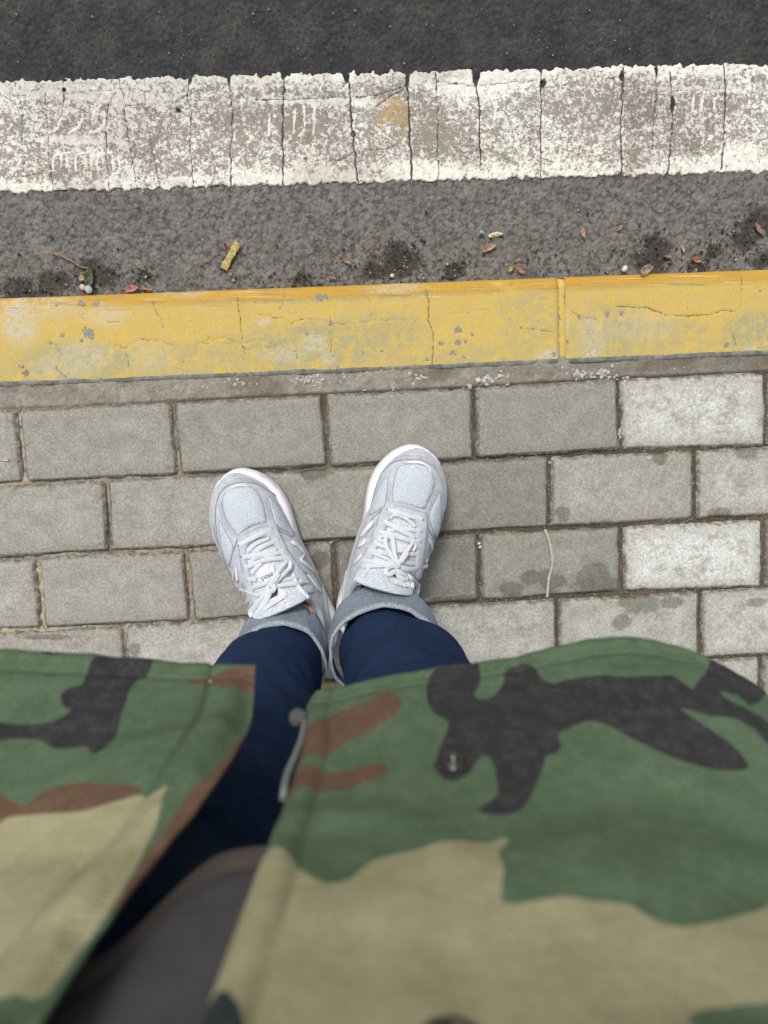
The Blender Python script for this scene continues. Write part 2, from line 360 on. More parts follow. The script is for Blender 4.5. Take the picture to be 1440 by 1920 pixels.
TREAD = [[(93, 250), (108, 242), (112, 228), (118, 222)], [(130, 250), (146, 240), (153, 228), (155, 215)], [(168, 250), (192, 240), (198, 228)],
         [(100, 320), (101, 295), (112, 290), (130, 286)], [(143, 320), (142, 298), (150, 290), (170, 285)], [(185, 322), (184, 300), (192, 290), (210, 286)],
         [(570, 200), (571, 240), (562, 255)], [(590, 200), (588, 250)], [(555, 205), (550, 250)], [(505, 215), (504, 255)], [(1318, 182), (1314, 208)], [(1340, 185), (1339, 205)], [(115, 292), (116, 312)], [(125, 292), (126, 312)], [(160, 290), (161, 315)], [(171, 290), (172, 315)], [(212, 292), (213, 318)], [(223, 292), (224, 318)], [(1300, 182), (1299, 206)]]
tr = np.zeros(X.shape)
for P in TREAD: tr = np.maximum(tr, 1. * np.clip(1.3 - dpoly(X + jx * .5, Y + jy * .5, smooth([at(a, b, ZR)[:2] for a, b in P], 4, False)) / .0018, 0, 1))
wear -= 1.1 * tr; dirt *= 1 - .7 * tr
rust = sst(.1, .8, blob(737, 220, 40, .8, 1.1)) * .85 * sst(.3, .65, fbm(U * 120, Vv * 120, 12, 2))
th = .0028 * sst(-.001, .0022, ed)
Z = ZR - .003 + np.maximum(h0 * .55, .0003) + th + .0007 * (fbm(X * 260, Y * 260, 8, 3) - .5) + .0009 * tr
Z -= .0026 * np.clip(crk, 0, 1) ** 2
keep = (ed > 0) & ~((crk > .93) & (nick > .95))
vid = keep.reshape(-1); F = gridF(len(au), len(av)); F = F[vid[F].sum(1) >= 3]
lowr = ed < .0004; Z = np.where(lowr, ZR - .004, Z)
A_ = np.stack([crk, np.clip(wear, 0, 1.3), np.clip(dirt, 0, 1)], -1).reshape(-1, 3); B_ = np.stack([crk * 0, rust, tr], -1).reshape(-1, 3)
used = np.unique(F); rm = -np.ones(X.size, np.int64); rm[used] = np.arange(len(used))
V = np.stack([X, Y, Z], -1).reshape(-1, 3)[used]
ln = obj('road_line', V, rm[F], M_line, attrs={'a': A_[used], 'b': B_[used]})
tag(ln, 'cracked and worn white painted line on the asphalt', kind='structure')

# ---- kerb
t = NT('kerb_paint'); A = t.rgb(t.attr('a').outputs['Color']); B = t.rgb(t.attr('b').outputs['Color'])
n1 = t.noise(18, 4, .6); n2 = t.noise(95, 5, .65); n3 = t.noise(700, 4, .65); n4 = t.noise(260, 4, .6)
col = t.mix(t.rng(n1, .35, .65), (.575, .41, .10), (.635, .435, .088))
col = t.mix(t.rng(n2, .35, .7), col, (.57, .415, .15))
col = t.mix(t.math('MULTIPLY', t.rng(n4, .40, .75), .30), col, (.46, .37, .14))
col = t.mix(t.math('MULTIPLY', B[0], t.rng(n2, .3, .62)), col, (.36, .345, .19))
col = t.mix(B[1], col, (.50, .285, .035))
col = t.mix(t.math('MULTIPLY', A[2], t.rng(n4, .36, .56)), col, (.53, .50, .40))
ch = t.rng(t.math('ADD', A[1], t.math('MULTIPLY', t.math('SUBTRACT', n4, .5), 2.4)), .62, .76)
col = t.mix(ch, col, t.mix(n3, (.20, .20, .19), (.31, .31, .29)))
cm = t.rng(t.math('ADD', A[0], t.math('MULTIPLY', t.math('SUBTRACT', n4, .5), 1.5)), .52, .86)
col = t.mix(t.math('MULTIPLY', cm, .7), col, (.15, .115, .06))
mpn = t.N('Mapping'); t.t.links.new(t.pos(), mpn.inputs[0]); mpn.inputs['Rotation'].default_value = (0, 0, -KA); mpn.inputs['Scale'].default_value = (9, 420, 9)
sc1 = t.noise(1, 3, .6, mpn.outputs[0]); mpn2 = t.N('Mapping'); t.t.links.new(t.pos(), mpn2.inputs[0]); mpn2.inputs['Rotation'].default_value = (0, 0, -KA); mpn2.inputs['Location'].default_value = (3, 1, 5); mpn2.inputs['Scale'].default_value = (14, 300, 14); sc2 = t.noise(1, 3, .6, mpn2.outputs[0])
fz = t.attr('scrape').outputs['Fac']
col = t.mix(t.math('MULTIPLY', t.math('MULTIPLY', fz, t.rng(sc1, .60, .70)), .6), col, (.74, .66, .44)); col = t.mix(t.math('MULTIPLY', t.math('MULTIPLY', fz, t.rng(sc2, .55, .68)), .7), col, (.25, .23, .12))
pz = t.vor(150); pzn = t.noise(35, 2)
spk = t.math('MULTIPLY', t.rng(pz, .07, .13, 1, 0), t.rng(pzn, .52, .6))
col = t.mix(t.math('MULTIPLY', spk, .8), col, (.09, .085, .06))
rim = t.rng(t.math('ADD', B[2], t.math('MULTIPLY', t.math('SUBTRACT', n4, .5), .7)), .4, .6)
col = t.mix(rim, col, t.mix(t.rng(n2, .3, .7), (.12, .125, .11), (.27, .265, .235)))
col = t.mix(1.0, col, t.mix(t.rng(n3, .3, .72), (.88, .88, .87), (1.09, 1.09, 1.09)), 'MULTIPLY')
hh = t.math('ADD', t.math('MULTIPLY', ch, -.6), t.math('MULTIPLY', cm, -1.))
M_kerb = t.done(col, t.bump(hh, .0012, .8, t.bump(n3, .0005, .7, t.bump(n4, .0010, .5))), t.rng(n4, .3, .7, .55, .8))
KC = [([(145, 585), (160, 602)], .7), ([(285, 565), (290, 580), (302, 600), (306, 615)], .9), ([(443, 552), (448, 580), (451, 610), (455, 650), (460, 670)], 1.0), ([(533, 545), (531, 568), (523, 582)], .8), ([(618, 556), (620, 600), (619, 610)], .7),
      ([(618, 615), (622, 640), (620, 665), (627, 670)], .7), ([(692, 545), (692, 575), (697, 590)], .6), ([(800, 543), (804, 570), (803, 600), (812, 625), (813, 650), (810, 682)], 1.4), ([(1290, 556), (1291, 600), (1290, 640)], .5), ([(1391, 520), (1393, 560), (1387, 580)], .9),
      ([(480, 588), (510, 595), (530, 597), (548, 605), (565, 598)], 1.0), ([(365, 646), (385, 640), (392, 630), (392, 640), (420, 632), (450, 645), (485, 637), (520, 648)], .9), ([(375, 645), (395, 642), (430, 645), (450, 640), (460, 655), (475, 655)], .7), ([(236, 660), (242, 690)], .8), ([(104, 645), (115, 665), (105, 690), (120, 705)], .9), ([(215, 648), (235, 652), (255, 640), (262, 635), (300, 640), (325, 646)], .9),
      ([(565, 598), (600, 600), (640, 608), (700, 602), (770, 598)], .6), ([(535, 655), (556, 660), (557, 672)], .8), ([(480, 652), (520, 650)], .7), ([(1157, 574), (1215, 577), (1250, 590), (1290, 592), (1330, 590), (1355, 582), (1380, 584)], 1.3), ([(1156, 598), (1152, 615)], .9), ([(1162, 640), (1163, 665)], .6), ([(1374, 625), (1380, 645), (1381, 655)], 1.2), ([(975, 613), (1005, 617), (1040, 622)], 1.0), ([(1070, 580), (1085, 592), (1120, 598)], .7), ([(1240, 580), (1235, 630)], .4), ([(840, 590), (880, 585), (920, 580)], .5), ([(200, 605), (222, 602)], .8)]
KCHIP = [(153, 570, 8), (165, 625, 13), (117, 628, 6), (181, 569, 7), (105, 572, 5), (154, 642, 4), (95, 640, 6), (860, 618, 8), (886, 626, 5), (828, 645, 6), (848, 664, 7), (862, 642, 8), (875, 640, 5), (855, 668, 5), (872, 672, 4), (600, 556, 8), (612, 555, 6), (1138, 590, 6), (1166, 588, 7), (1085, 592, 5), (632, 691, 4), (800, 676, 4), (775, 686, 3), (680, 660, 3), (1362, 646, 7), (960, 532, 4), (576, 628, 4), (621, 605, 5), (1060, 660, 5), (1063, 640, 4), (1060, 610, 3), (1050, 560, 2.5), (1062, 680, 5), (1320, 690, 5), (1038, 664, 6), (345, 678, 3), (77, 700, 3), (1425, 545, 4)]
KPALE = [(35, 600, 38, .9, 1.3, .9), (90, 575, 40, 1.6, .6, .5), (115, 690, 45, 1.2, .5, .45), (150, 670, 45, 1.3, .7, .5), (200, 590, 40, 1.2, .5, .55), (280, 668, 40, 1.2, .7, .35), (345, 548, 34, 1.5, .25, .5), (740, 540, 40, 1.5, .25, .5), (590, 645, 22, 1.2, .7, .8), (615, 672, 14, 1, 1, .8), (530, 665, 30, 1.5, .5, .5), (1035, 668, 24, 1.3, .6, .9), (1110, 630, 35, .8, 1.3, .45), (1112, 664, 12, 1.2, .8, 1.), (1300, 672, 18, 1.2, .6, .9), (1405, 655, 12, 1.3, .6, .8), (495, 603, 10, 1.5, .6, .8), (1062, 600, 10, .5, 3, .7), (545, 665, 20, 1, .5, .5), (1200, 610, 50, 1.4, .6, .3), (240, 572, 60, 1.8, .02, .3)]
KOL = [(150, 680, 80, 1.6, .5, .9), (600, 650, 110, 1.4, .45, .9), (700, 630, 90, 1.2, .5, .7), (430, 680, 140, 1.6, .35, .6), (1140, 625, 80, 1, .7, .8), (1260, 630, 70, 1.2, .5, .6), (1410, 625, 60, 1, .7, 1.), (1000, 600, 90, .8, .8, .5), (620, 553, 140, 2, .09, 1.2), (830, 545, 90, 1.7, .09, 1.4), (1180, 530, 90, 1.5, .12, .8), (880, 680, 120, 1.6, .2, .6), (400, 545, 130, 1.8, .07, 1.), (1290, 700, 10, 1, 1, 0)]
kerb = tag(empty('kerb', (0, .11, ZR)), 'yellow painted concrete kerb along the road', kind='structure')
prof = [(K_F - .002, -.16), (K_F - .001, -.12), (K_F, -.07), (K_F, -.04), (K_F - .0003, -.022), (K_F - .001, -.013), (K_F - .0026, -.0075), (K_F - .005, -.0042), (K_F - .0085, -.0022), (K_F - .012, -.0009)]
vs = np.arange(K_F - .0145, K_B + .0035, -.00145)
prof += [(v, 0.) for v in vs] + [(K_B + .0016, -.0008), (K_B + .0004, -.0025), (K_B, -.006), (K_B - .0005, -.02), (K_B - .0005, -.12)]
prof = np.array(prof); prof[:, 1] -= .001
def kerb_stone(u0, u1, fine, dz=0.):
    g0 = np.array([0, .0006, .0015, .0028, .0045]); st = .0014 if fine else .03
    us = np.concatenate([u0 + g0, np.arange(u0 + .006, u1 - .006, st), u1 - g0[::-1]])
    U, J = np.meshgrid(us, np.arange(len(prof)), indexing='ij'); Vc = prof[J, 0]; Z = prof[J, 1] + dz
    ee = np.minimum(U - u0, u1 - U); Z = Z - .0028 * (1 - sst(0, .0045, ee)) * (Z > -.05)
    X, Y = k_xy(U, Vc); top = Z > -.012
    Vc = Vc + .0007 * (fbm(U * 50, Z * 40, 7, 3) - .5) * (~top)
    wob = np.where((J > 3) & (J < 10), .0016 * (fbm(U * 70, U * 0 + 4, 19, 4) - .5), 0)
    Z = Z + wob + .0009 * (fbm(U * 25, Vc * 25, 70, 3) - .5) + .00035 * (fbm(U * 300, Vc * 300, 71, 3) - .5)
    jx = .003 * (fbm(X * 90, Y * 90, 5, 3) - .5); jy = .003 * (fbm(X * 90, Y * 90, 9, 3) - .5)
    A = np.zeros(X.shape + (3,)); B = np.zeros(X.shape + (3,))
    if fine:
        for P, wd in KC:
            d = dpoly(X + jx, Y + jy, np.array([at(a, b, 0)[:2] for a, b in P])); A[..., 0] = np.maximum(A[..., 0], np.clip(1.2 - d / (.0006 * wd + .0009), 0, 1) * min(1, .46 + .34 * wd) * (.75 + .4 * vn(X * 70, Y * 70, 8)))
        def bl(px, py, r, sx, sy):
            p = at(px, py, 0); r = r / FPX; u, v = k_uv(X + 2 * jx - p[0], Y + 2 * jy - p[1]); return np.clip(1.3 - np.hypot(u / (r * sx), v / (r * sy)), 0, 1)
        for a, b, r in KCHIP: A[..., 1] = np.maximum(A[..., 1], bl(a, b, r, 1.15, 1.0))
        for a, b, r, sx, sy, s_ in KPALE: A[..., 2] = np.maximum(A[..., 2], s_ * sst(0, .8, bl(a, b, r, sx, sy)))
        for a, b, r, sx, sy, s_ in KOL: B[..., 0] = np.maximum(B[..., 0], np.clip(s_, 0, 1) * sst(0, .7, bl(a, b, r, sx, sy)))
    B[..., 0] = np.maximum(B[..., 0], .55 * sst(K_B + .05, K_B + .012, Vc) * (J > 8))
    B[..., 1] = .95 * sst(K_F - .024, K_F - .012, Vc) * sst(.3, .6, fbm(U * 30, Vc * 60, 3, 3) + .2)
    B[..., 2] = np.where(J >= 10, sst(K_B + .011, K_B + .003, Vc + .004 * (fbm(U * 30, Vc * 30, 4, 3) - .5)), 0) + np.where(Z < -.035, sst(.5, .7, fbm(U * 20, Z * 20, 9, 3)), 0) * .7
    Z = Z - .0008 * A[..., 0] - .0004 * np.clip(A[..., 1], 0, 1)
    X, Y = k_xy(U, Vc); V = np.stack([X, Y, Z], -1).reshape(-1, 3); nv = len(prof)
    F = gridF(len(us), nv); o = obj('kerbstone', V, F, M_kerb, kerb, attrs={'a': A.reshape(-1, 3), 'b': B.reshape(-1, 3), 'scrape': np.repeat((sst(K_F - .027, K_F - .019, Vc) * sst(K_F - .001, K_F - .006, Vc)).reshape(-1, 1), 3, 1)})
    for e in (0, (len(us) - 1) * nv):                       # closed ends
        pass
    return o
kj0 = k_uv(*at(1049, 600, 0)[:2])[0]; kj1 = k_uv(*at(1062, 600, 0)[:2])[0]
kerb_stone(kj0 - .75, kj0, True); kerb_stone(kj1, kj1 + .75, True, .0006)
kerb_stone(kj0 - 1.512, kj0 - .762, False); kerb_stone(kj1 + .762, kj1 + 1.512, False)
for a, b in ((kj0, kj1), (kj0 - .762, kj0 - .75), (kj1 + .75, kj1 + .762)):   # painted mortar joints
    us = np.linspace(a - .0005, b + .0005, 8); U, J = np.meshgrid(us, np.arange(len(prof)), indexing='ij')
    Vc = prof[J, 0] - np.where(J < 9, .0016, 0) + np.where(J > len(prof) - 5, .001, 0); Z = prof[J, 1] - .0012 - .0012 * np.abs((U - (a + b) / 2) / ((b - a) / 2)) ** 3 + .0012 * (fbm(U * 200, Vc * 90, 2, 3) - .5)
    X, Y = k_xy(U, Vc); A = np.zeros(X.shape + (3,)); A[..., 1] = .75 * sst(.5, .75, fbm(U * 150, Vc * 60, 7, 3)) + .3 * sst(.1, .06, Vc)
    A[..., 0] = .9 * sst(.6, 1., np.abs((U - (a + b) / 2) / ((b - a) / 2)))
    obj('mortar_joint', np.stack([X, Y, Z], -1).reshape(-1, 3), gridF(8, len(prof)), M_kerb, kerb, attrs={'a': A.reshape(-1, 3), 'b': A.reshape(-1, 3) * 0})

# ---- mortar strip + joint bed (pavement base, one sheet)
PB = [[(0, 770), (320, 755), (610, 740), (890, 727), (1162, 711), (1440, 698)],
      [(50, 903), (335, 893), (617, 877), (892, 863), (1165, 845), (1440, 839)],
      [(0, 1048), (205, 1037), (345, 1032), (560, 1020), (827, 1003), (1030, 992), (1165, 985), (1302, 977), (1440, 972)],
      [(0, 1186), (80, 1180), (360, 1167), (795, 1137), (900, 1130), (1045, 1122), (1167, 1112), (1315, 1108), (1432, 1105)],
      [(1310, 1237), (1440, 1232)]]
rows_v = []
for j, P in enumerate(PB):
    q = np.array(sup(P, 0, p_uv)); base = .0259 - .0997 * j
    d = q[:, 1] - base
    rows_v.append((q[:, 0], d, base))
def rowv(j, u):
    if j < 5:
        q, d, b = rows_v[j]
        if j == 4: return b + np.where(u > .3, d.mean(), 0)
        return b + np.interp(u, q, d, left=0, right=0)
    return .0259 - .0997 * j
t = NT('joint_dirt'); c = t.attr('tone').outputs['Color']; g = t.noise(900, 4, .7); g2 = t.noise(250, 4, .6)
col = t.mix(1., c, t.mix(t.rng(g, .3, .7), (.6, .6, .6), (1.4, 1.4, 1.4)), 'MULTIPLY')
sp = t.vor(260); col = t.mix(t.math('MULTIPLY', t.rng(sp, .12, .2, 1, 0), t.rng(g2, .5, .6)), col, (.40, .35, .27))
M_joint = t.done(col, t.bump(g, .0008, 1., t.bump(g2, .002, .8)), .95)
ax = axis(-.62, .72, .0021, -1.9, 2.0); ay = axis(-.45, .09, .0021, -1.9, .17)
X, Y = np.meshgrid(ax, ay, indexing='ij'); pu, pv = p_uv(X, Y); ku, kv = k_uv(X, Y)
top = rowv(0, pu); ins = sst(0, .004, pv - top)            # 1 on the mortar strip
n = fbm(X * 60, Y * 60, 6, 4); nf = fbm(X * 220, Y * 220, 16, 3); f1, f2, cid = worley(X / .0055, Y / .0055, 4)
crumb = sst(.05, .4, f2 - f1)
Z = -.0066 + .0042 * (n - .5) + .0018 * (nf - .5) + ins * (.0035 + .0028 * (fbm(X * 35, Y * 35, 26, 4) - .5) + .0006 * crumb)
strip = np.array([.30, .27, .225]) * (1 - .22 * sst(0, .5, X))[..., None] * (.8 + .4 * n[..., None]) * (.86 + .28 * cid[..., None])
brown = np.array([.17, .125, .085]); kb = sst(.5, .68, fbm(X * 16, Y * 30, 36, 4))[..., None]
strip = strip * (1 - .6 * kb) + brown * .6 * kb
sand = np.array([.44, .365, .265]); darkd = np.array([.095, .077, .055]); moss = np.array([.09, .08, .042])
lw = sst(.05, -.45, X + .5 * (fbm(X * 12, Y * 12, 46, 3) - .5))[..., None]
jc = darkd * (1 - lw) + sand * lw; km = (sst(.55, .72, fbm(X * 40, Y * 40, 56, 3)))[..., None] * (1 - lw)
jc = jc * (1 - km) + moss * km; kr = (sst(.54, .7, fbm(X * 25, Y * 25, 58, 3)))[..., None] * .45; jc = jc * (1 - kr) + np.array([.18, .135, .09]) * kr
jc = jc * (.75 + .5 * nf[..., None])
tone = strip * ins[..., None] + jc * (1 - ins[..., None])
Fp = gridF(len(ax), len(ay)); Fp = Fp[kv.reshape(-1)[Fp].max(1) < K_B + .03]
pavement = tag(obj('pavement', np.stack([X, Y, Z], -1).reshape(-1, 3), Fp, M_joint, attrs={'tone': tone.reshape(-1, 3)}), kind='structure')

# ---- pavers
t = NT('paver_concrete'); P = t.pos()
tn = t.attr('tone', True).outputs['Fac']; wh = t.attr('bloom', True).outputs['Fac']; rimv = t.rgb(t.attr('rim').outputs['Color'])
n0 = t.noise(7, 4, .55, P); n1 = t.noise(38, 5, .6, P); n2 = t.noise(330, 4, .7, P); n3 = t.noise(1500, 3, .7, P); n4 = t.noise(130, 4, .6, P)
col = t.mix(t.rng(n1, .32, .68), (.290, .279, .246), (.365, .354, .322))
col = t.mix(t.math('MULTIPLY', t.rng(n0, .45, .65), .4), col, (.32, .30, .25))
gain = t.N('CombineXYZ'); [t.t.links.new(tn, gain.inputs[i]) for i in range(3)]
col = t.mix(1., col, gain.outputs[0], 'MULTIPLY')
bl = t.math('MULTIPLY', wh, t.rng(t.math('ADD', t.math('MULTIPLY', n4, .5), t.math('MULTIPLY', n1, .5)), .34, .62))
col = t.mix(bl, col, (.70, .705, .69))
# pale scrapes and small ochre stains
st_ = t.rng(t.noise(24, 3, .5, P, 1.5), .66, .74); col = t.mix(t.math('MULTIPLY', st_, t.math('MULTIPLY', t.rng(n2, .4, .6), .45)), col, (.46, .40, .31))
col = t.mix(t.math('MULTIPLY', t.math('MULTIPLY', rimv[0], t.rng(n4, .42, .6)), .5), col, (.43, .42, .39))
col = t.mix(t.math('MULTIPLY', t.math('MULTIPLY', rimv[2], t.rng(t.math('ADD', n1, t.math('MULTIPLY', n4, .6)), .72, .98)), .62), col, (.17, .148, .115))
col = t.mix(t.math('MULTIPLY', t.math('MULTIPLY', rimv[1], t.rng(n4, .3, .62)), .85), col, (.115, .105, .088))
# damp spots
SPOT = [(590, 885, 30, .62), (1238, 856, 16, 1.), (1400, 848, 24, .6), (1350, 965, 26, .6), (1120, 1095, 52, .55), (1030, 1090, 36, .6), (1000, 1085, 30, .5), (960, 1105, 26, .6), (1200, 1128, 44, .62), (1260, 1130, 30, .4), (1055, 965, 14, 1.2), (255, 1218, 12, 1.2), (1120, 1070, 25, .7), (560, 1030, 22, .6), (600, 1050, 22, .9), (1165, 1165, 18, 1.), (860, 1125, 60, .15), (1420, 1130, 20, .5), (90, 1195, 60, .1)]
dm = None
for px, py, r, asp in SPOT:
    p = at(px, py, 0); r = r / FPX
    mp = t.N('Mapping', vector_type='POINT'); t.t.links.new(P, mp.inputs[0])
    mp.inputs['Location'].default_value = (-p[0] / r, -p[1] / (r * asp), 0); mp.inputs['Scale'].default_value = (1 / r, 1 / (r * asp), 0)
    vl = t.N('VectorMath', operation='LENGTH'); t.t.links.new(mp.outputs[0], vl.inputs[0])
    dm = vl.outputs['Value'] if dm is None else t.math('MINIMUM', dm, vl.outputs['Value'])
damp = t.rng(t.math('ADD', dm, t.math('MULTIPLY', t.math('SUBTRACT', t.noise(48, 5, .65, P), .5), 1.9)), .74, 1.12, 1, 0)
col = t.mix(t.math('MULTIPLY', damp, .62), col, t.mix(1., col, (.36, .34, .30), 'MULTIPLY'))
col = t.mix(1., col, t.mix(t.rng(n3, .28, .74), (.62, .62, .61), (1.36, 1.36, 1.34)), 'MULTIPLY')
col = t.mix(1., col, t.mix(t.rng(n2, .3, .7), (.76, .76, .75), (1.22, 1.22, 1.20)), 'MULTIPLY')
pv_ = t.vor(420, P); col = t.mix(t.math('MULTIPLY', t.rng(pv_, .10, .17, 1, 0), t.rng(n4, .5, .62)), col, (.07, .065, .055))
pw_ = t.vor(190, P); col = t.mix(t.math('MULTIPLY', t.rng(pw_, .05, .09, 1, 0), .7), col, (.52, .48, .40))
hgt = t.math('ADD', t.math('MULTIPLY', n3, .6), n2)
M_paver = t.done(col, t.bump(hgt, .0009, .75, t.bump(n4, .001, .35)), t.rng(damp, 0, 1, .88, .72))
def paver_geo(quad, ztop, seed, fine=True, tilt=(0, 0)):
    q = np.array(quad, float)                              # TL TR BR BL in world xy
    W = np.linalg.norm(q[1] - q[0]); H = np.linalg.norm(q[3] - q[0])
    e = np.array([0, .0011, .0024, .0040, .0058]); m = 15 if fine else 2; m2 = 8 if fine else 2
    us = np.concatenate([e, np.linspace(.0058, W - .0058, m + 2)[1:-1], W - e[::-1]]) / W
    vs = np.concatenate([e, np.linspace(.0058, H - .0058, m2 + 2)[1:-1], H - e[::-1]]) / H
    U, V = np.meshgrid(us, vs, indexing='ij')
    Pt = ((1 - U) * (1 - V))[..., None] * q[0] + (U * (1 - V))[..., None] * q[1] + (U * V)[..., None] * q[2] + ((1 - U) * V)[..., None] * q[3]
    dx = np.minimum(U, 1 - U) * W; dy = np.minimum(V, 1 - V) * H; d = np.minimum(dx, dy)
    cen = q.mean(0); r = .0055                              # rounded corners
    cx = np.clip(r - dx, 0, r); cy = np.clip(r - dy, 0, r); rr = np.hypot(cx, cy); d = np.where((dx < r) & (dy < r), r - rr, d)
    ex = np.where(rr > r, (1 - r / np.maximum(rr, 1e-9)), 0)
    dirx = (q[1] - q[0]) / W; diry = (q[3] - q[0]) / H
    Pt = Pt + (ex * cx * np.where(U < .5, 1, -1))[..., None] * dirx + (ex * cy * np.where(V < .5, 1, -1))[..., None] * diry
    d = np.maximum(d, 0)
    z = ztop - .0045 * (1 - sst(-.001, .0052, d)) + .0006 * (fbm(Pt[..., 0] * 40, Pt[..., 1] * 40, seed, 3) - .5)
    z += (U - .5) * tilt[0] + (V - .5) * tilt[1]
    chip = sst(.55, .70, fbm(Pt[..., 0] * 75 + seed, Pt[..., 1] * 75, 99 + seed, 3)) * sst(.006, .0, d)
    z -= .0035 * chip
    jit = ((fbm(Pt[..., 0] * 110, Pt[..., 1] * 110, 12, 3) - .5) * .0018 + (fbm(Pt[..., 0] * 22, Pt[..., 1] * 22, 312, 2) - .5) * .0030) * sst(.006, 0, d)
    Pt = Pt + jit[..., None] * np.where(dx < dy, 1, 0)[..., None] * dirx + jit[..., None] * np.where(dx >= dy, 1, 0)[..., None] * diry
    V3 = np.concatenate([Pt, z[..., None]], -1); nu, nv = U.shape
    verts = V3.reshape(-1, 3); F = [tuple(f[::-1]) for f in gridF(nu, nv)]
    ring = [i * nv for i in range(nu)] + [(nu - 1) * nv + j for j in range(1, nv)] + [i * nv + nv - 1 for i in range(nu - 2, -1, -1)] + [j for j in range(nv - 2, 0, -1)]
    low = verts[ring].copy(); low[:, 2] = ztop - .045; n0_ = len(verts); L = len(ring)
    F += [(ring[k], ring[(k + 1) % L], n0_ + (k + 1) % L, n0_ + k) for k in range(L)]
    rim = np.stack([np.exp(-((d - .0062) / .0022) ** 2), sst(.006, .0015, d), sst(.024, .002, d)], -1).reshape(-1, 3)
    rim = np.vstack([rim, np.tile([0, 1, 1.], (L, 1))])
    return np.vstack([verts, low]), F, rim
JT = {0: [(31, 772, 46, 902), (322, 755, 335, 892), (607, 745, 617, 877), (888, 727, 892, 864), (1162, 712, 1165, 845), (1439, 698, 1438, 838)],
      1: [(197, 905, 205, 1037), (1031, 857, 1032, 990), (1306, 847, 1304, 977)],
      2: [(67, 1050, 80, 1180), (346, 1037, 360, 1165), (627, 1020, 632, 1145), (897, 1000, 900, 1130), (1166, 985, 1168, 1112), (1435, 975, 1432, 1105)],
      3: [(232, 1175, 235, 1237), (1045, 1122, 1047, 1215), (1315, 1110, 1315, 1230)]}
LOOK = {(0, 4): (1.2, .75), (2, 4): (1.35, 1.0), (3, 4): (1.15, .45), (1, 4): (1.1, .35), (0, 0): (.98, .05), (2, 0): (1.02, .1), (0, 1): (.95, 0), (0, 2): (.93, .0), (1, 0): (1.0, .1), (1, 1): (.93, .0), (1, 2): (.80, 0), (2, 2): (.68, .0), (2, 1): (.93, 0), (3, 3): (1.12, .25), (3, 1): (1.1, .2), (2, 3): (.9, 0), (0, 3): (.92, 0), (4, 4): (1.1, .5), (3, 0): (1.15, .25)}  # tone, bloom; the low tones round the shoes paint soft shade there
rs = np.random.RandomState(3); share = None
for r in range(0, 17):
    off = -.4414 if r % 2 == 0 else -.4414 + (.1005 if r < 3 else .1205)
    if r == 1: off = p_uv(*at(201, 970, 0)[:2])[0] - .2011 + .2011
    if r == 3: off = p_uv(*at(234, 1206, 0)[:2])[0]
    js = {}
    for m in JT.get(r, []):
        a = p_uv(*at(m[0], m[1], 0)[:2])[0]; b = p_uv(*at(m[2], m[3], 0)[:2])[0]
        k = round(((a + b) / 2 - off) / .2011); js[k] = (a, b)
    for k in range(-6, 11):
        u0 = js.get(k, (off + k * .2011,) * 2); u1 = js.get(k + 1, (off + (k + 1) * .2011,) * 2)
        if r == 4 and k in (1, 2): continue
        g = .0017 + rs.uniform(-.0003, .0009); gv = .0015 + rs.uniform(-.0003, .0006)
        def C(u, j, dg): return p_xy(u, float(rowv(j, np.array(u))) + dg)
        gt = gv if r else -.0004
        quad = [C(u0[0] + g, r, -gt), C(u1[0] - g, r, -gt), C(u1[1] - g, r + 1, gv), C(u0[1] + g, r + 1, gv)]
        vis = -2 < k < 6 and r < 5
        zt = rs.uniform(-.0018, .0008); tl = rs.uniform(-.0012, .0012, 2)
        if vis or share is None:
            V, F, rim = paver_geo(quad, zt, 100 + r * 20 + k, vis, tl)
            o = obj('paver', V, F, M_paver, pavement, attrs={'rim': rim})
            if not vis:
                cen = np.mean(quad, 0); o.data.transform(Matrix.Translation((-cen[0], -cen[1], 0)) ); share = o.data; o.location = (cen[0], cen[1], 0)
        else:
            cen = np.mean(quad, 0); o = bpy.data.objects.new('paver', share); COL.objects.link(o); o.parent = pavement; o.location = (cen[0], cen[1], zt)
        a, b = LOOK.get((r, k), (rs.uniform(.93, 1.1), rs.choice([0, .05, .15, .3])))
        o['tone'] = float(a); o['bloom'] = float(b)
# tactile slab seen between the legs
t = NT('tactile_paint'); n = t.noise(60, 4, .6); n2 = t.noise(500, 4, .6)
col = t.mix(t.rng(n, .35, .6), (.60, .42, .15), (.42, .36, .26)); M_tact = t.done(t.mix(1., col, t.mix(n2, (.7, .7, .7), (1.25, 1.25, 1.25)), 'MULTIPLY'), t.bump(n2, .0006), .8)
u0 = -.4414 + .2011 + .003; u1 = u0 + .4022 - .006; b0 = .0259 - .0997 * 4 - .003; b1 = b0 - .0937
tg = Acc(); V, F, rim = paver_geo([p_xy(u0, b0), p_xy(u1, b0), p_xy(u1, b1), p_xy(u0, b1)], -.001, 9, True); tg.add(V, F)
slab = obj('tactile_slab', *tg.out(), M_tact, pavement); slab['label'] = 'worn yellow slab seen between the jeans'
for i in range(12):
    a, b = p_xy(u0 + .02 + i * .033, b0 - .008); c_, d_ = p_xy(u0 + .02 + i * .033, b1 + .008)
    V, F = tube([(a, b, -.0005), (a * .5 + c_ * .5, b * .5 + d_ * .5, 0), (c_, d_, -.0005)], .008, 8, .45); obj('rib', V, F, M_tact, slab)

# ================================================================== THE PERSON
person = tag(empty('person', (-.02, -.29, 0)), 'person in open camouflage jacket, navy turned-up jeans and pale grey trainers at the kerb', 'person')

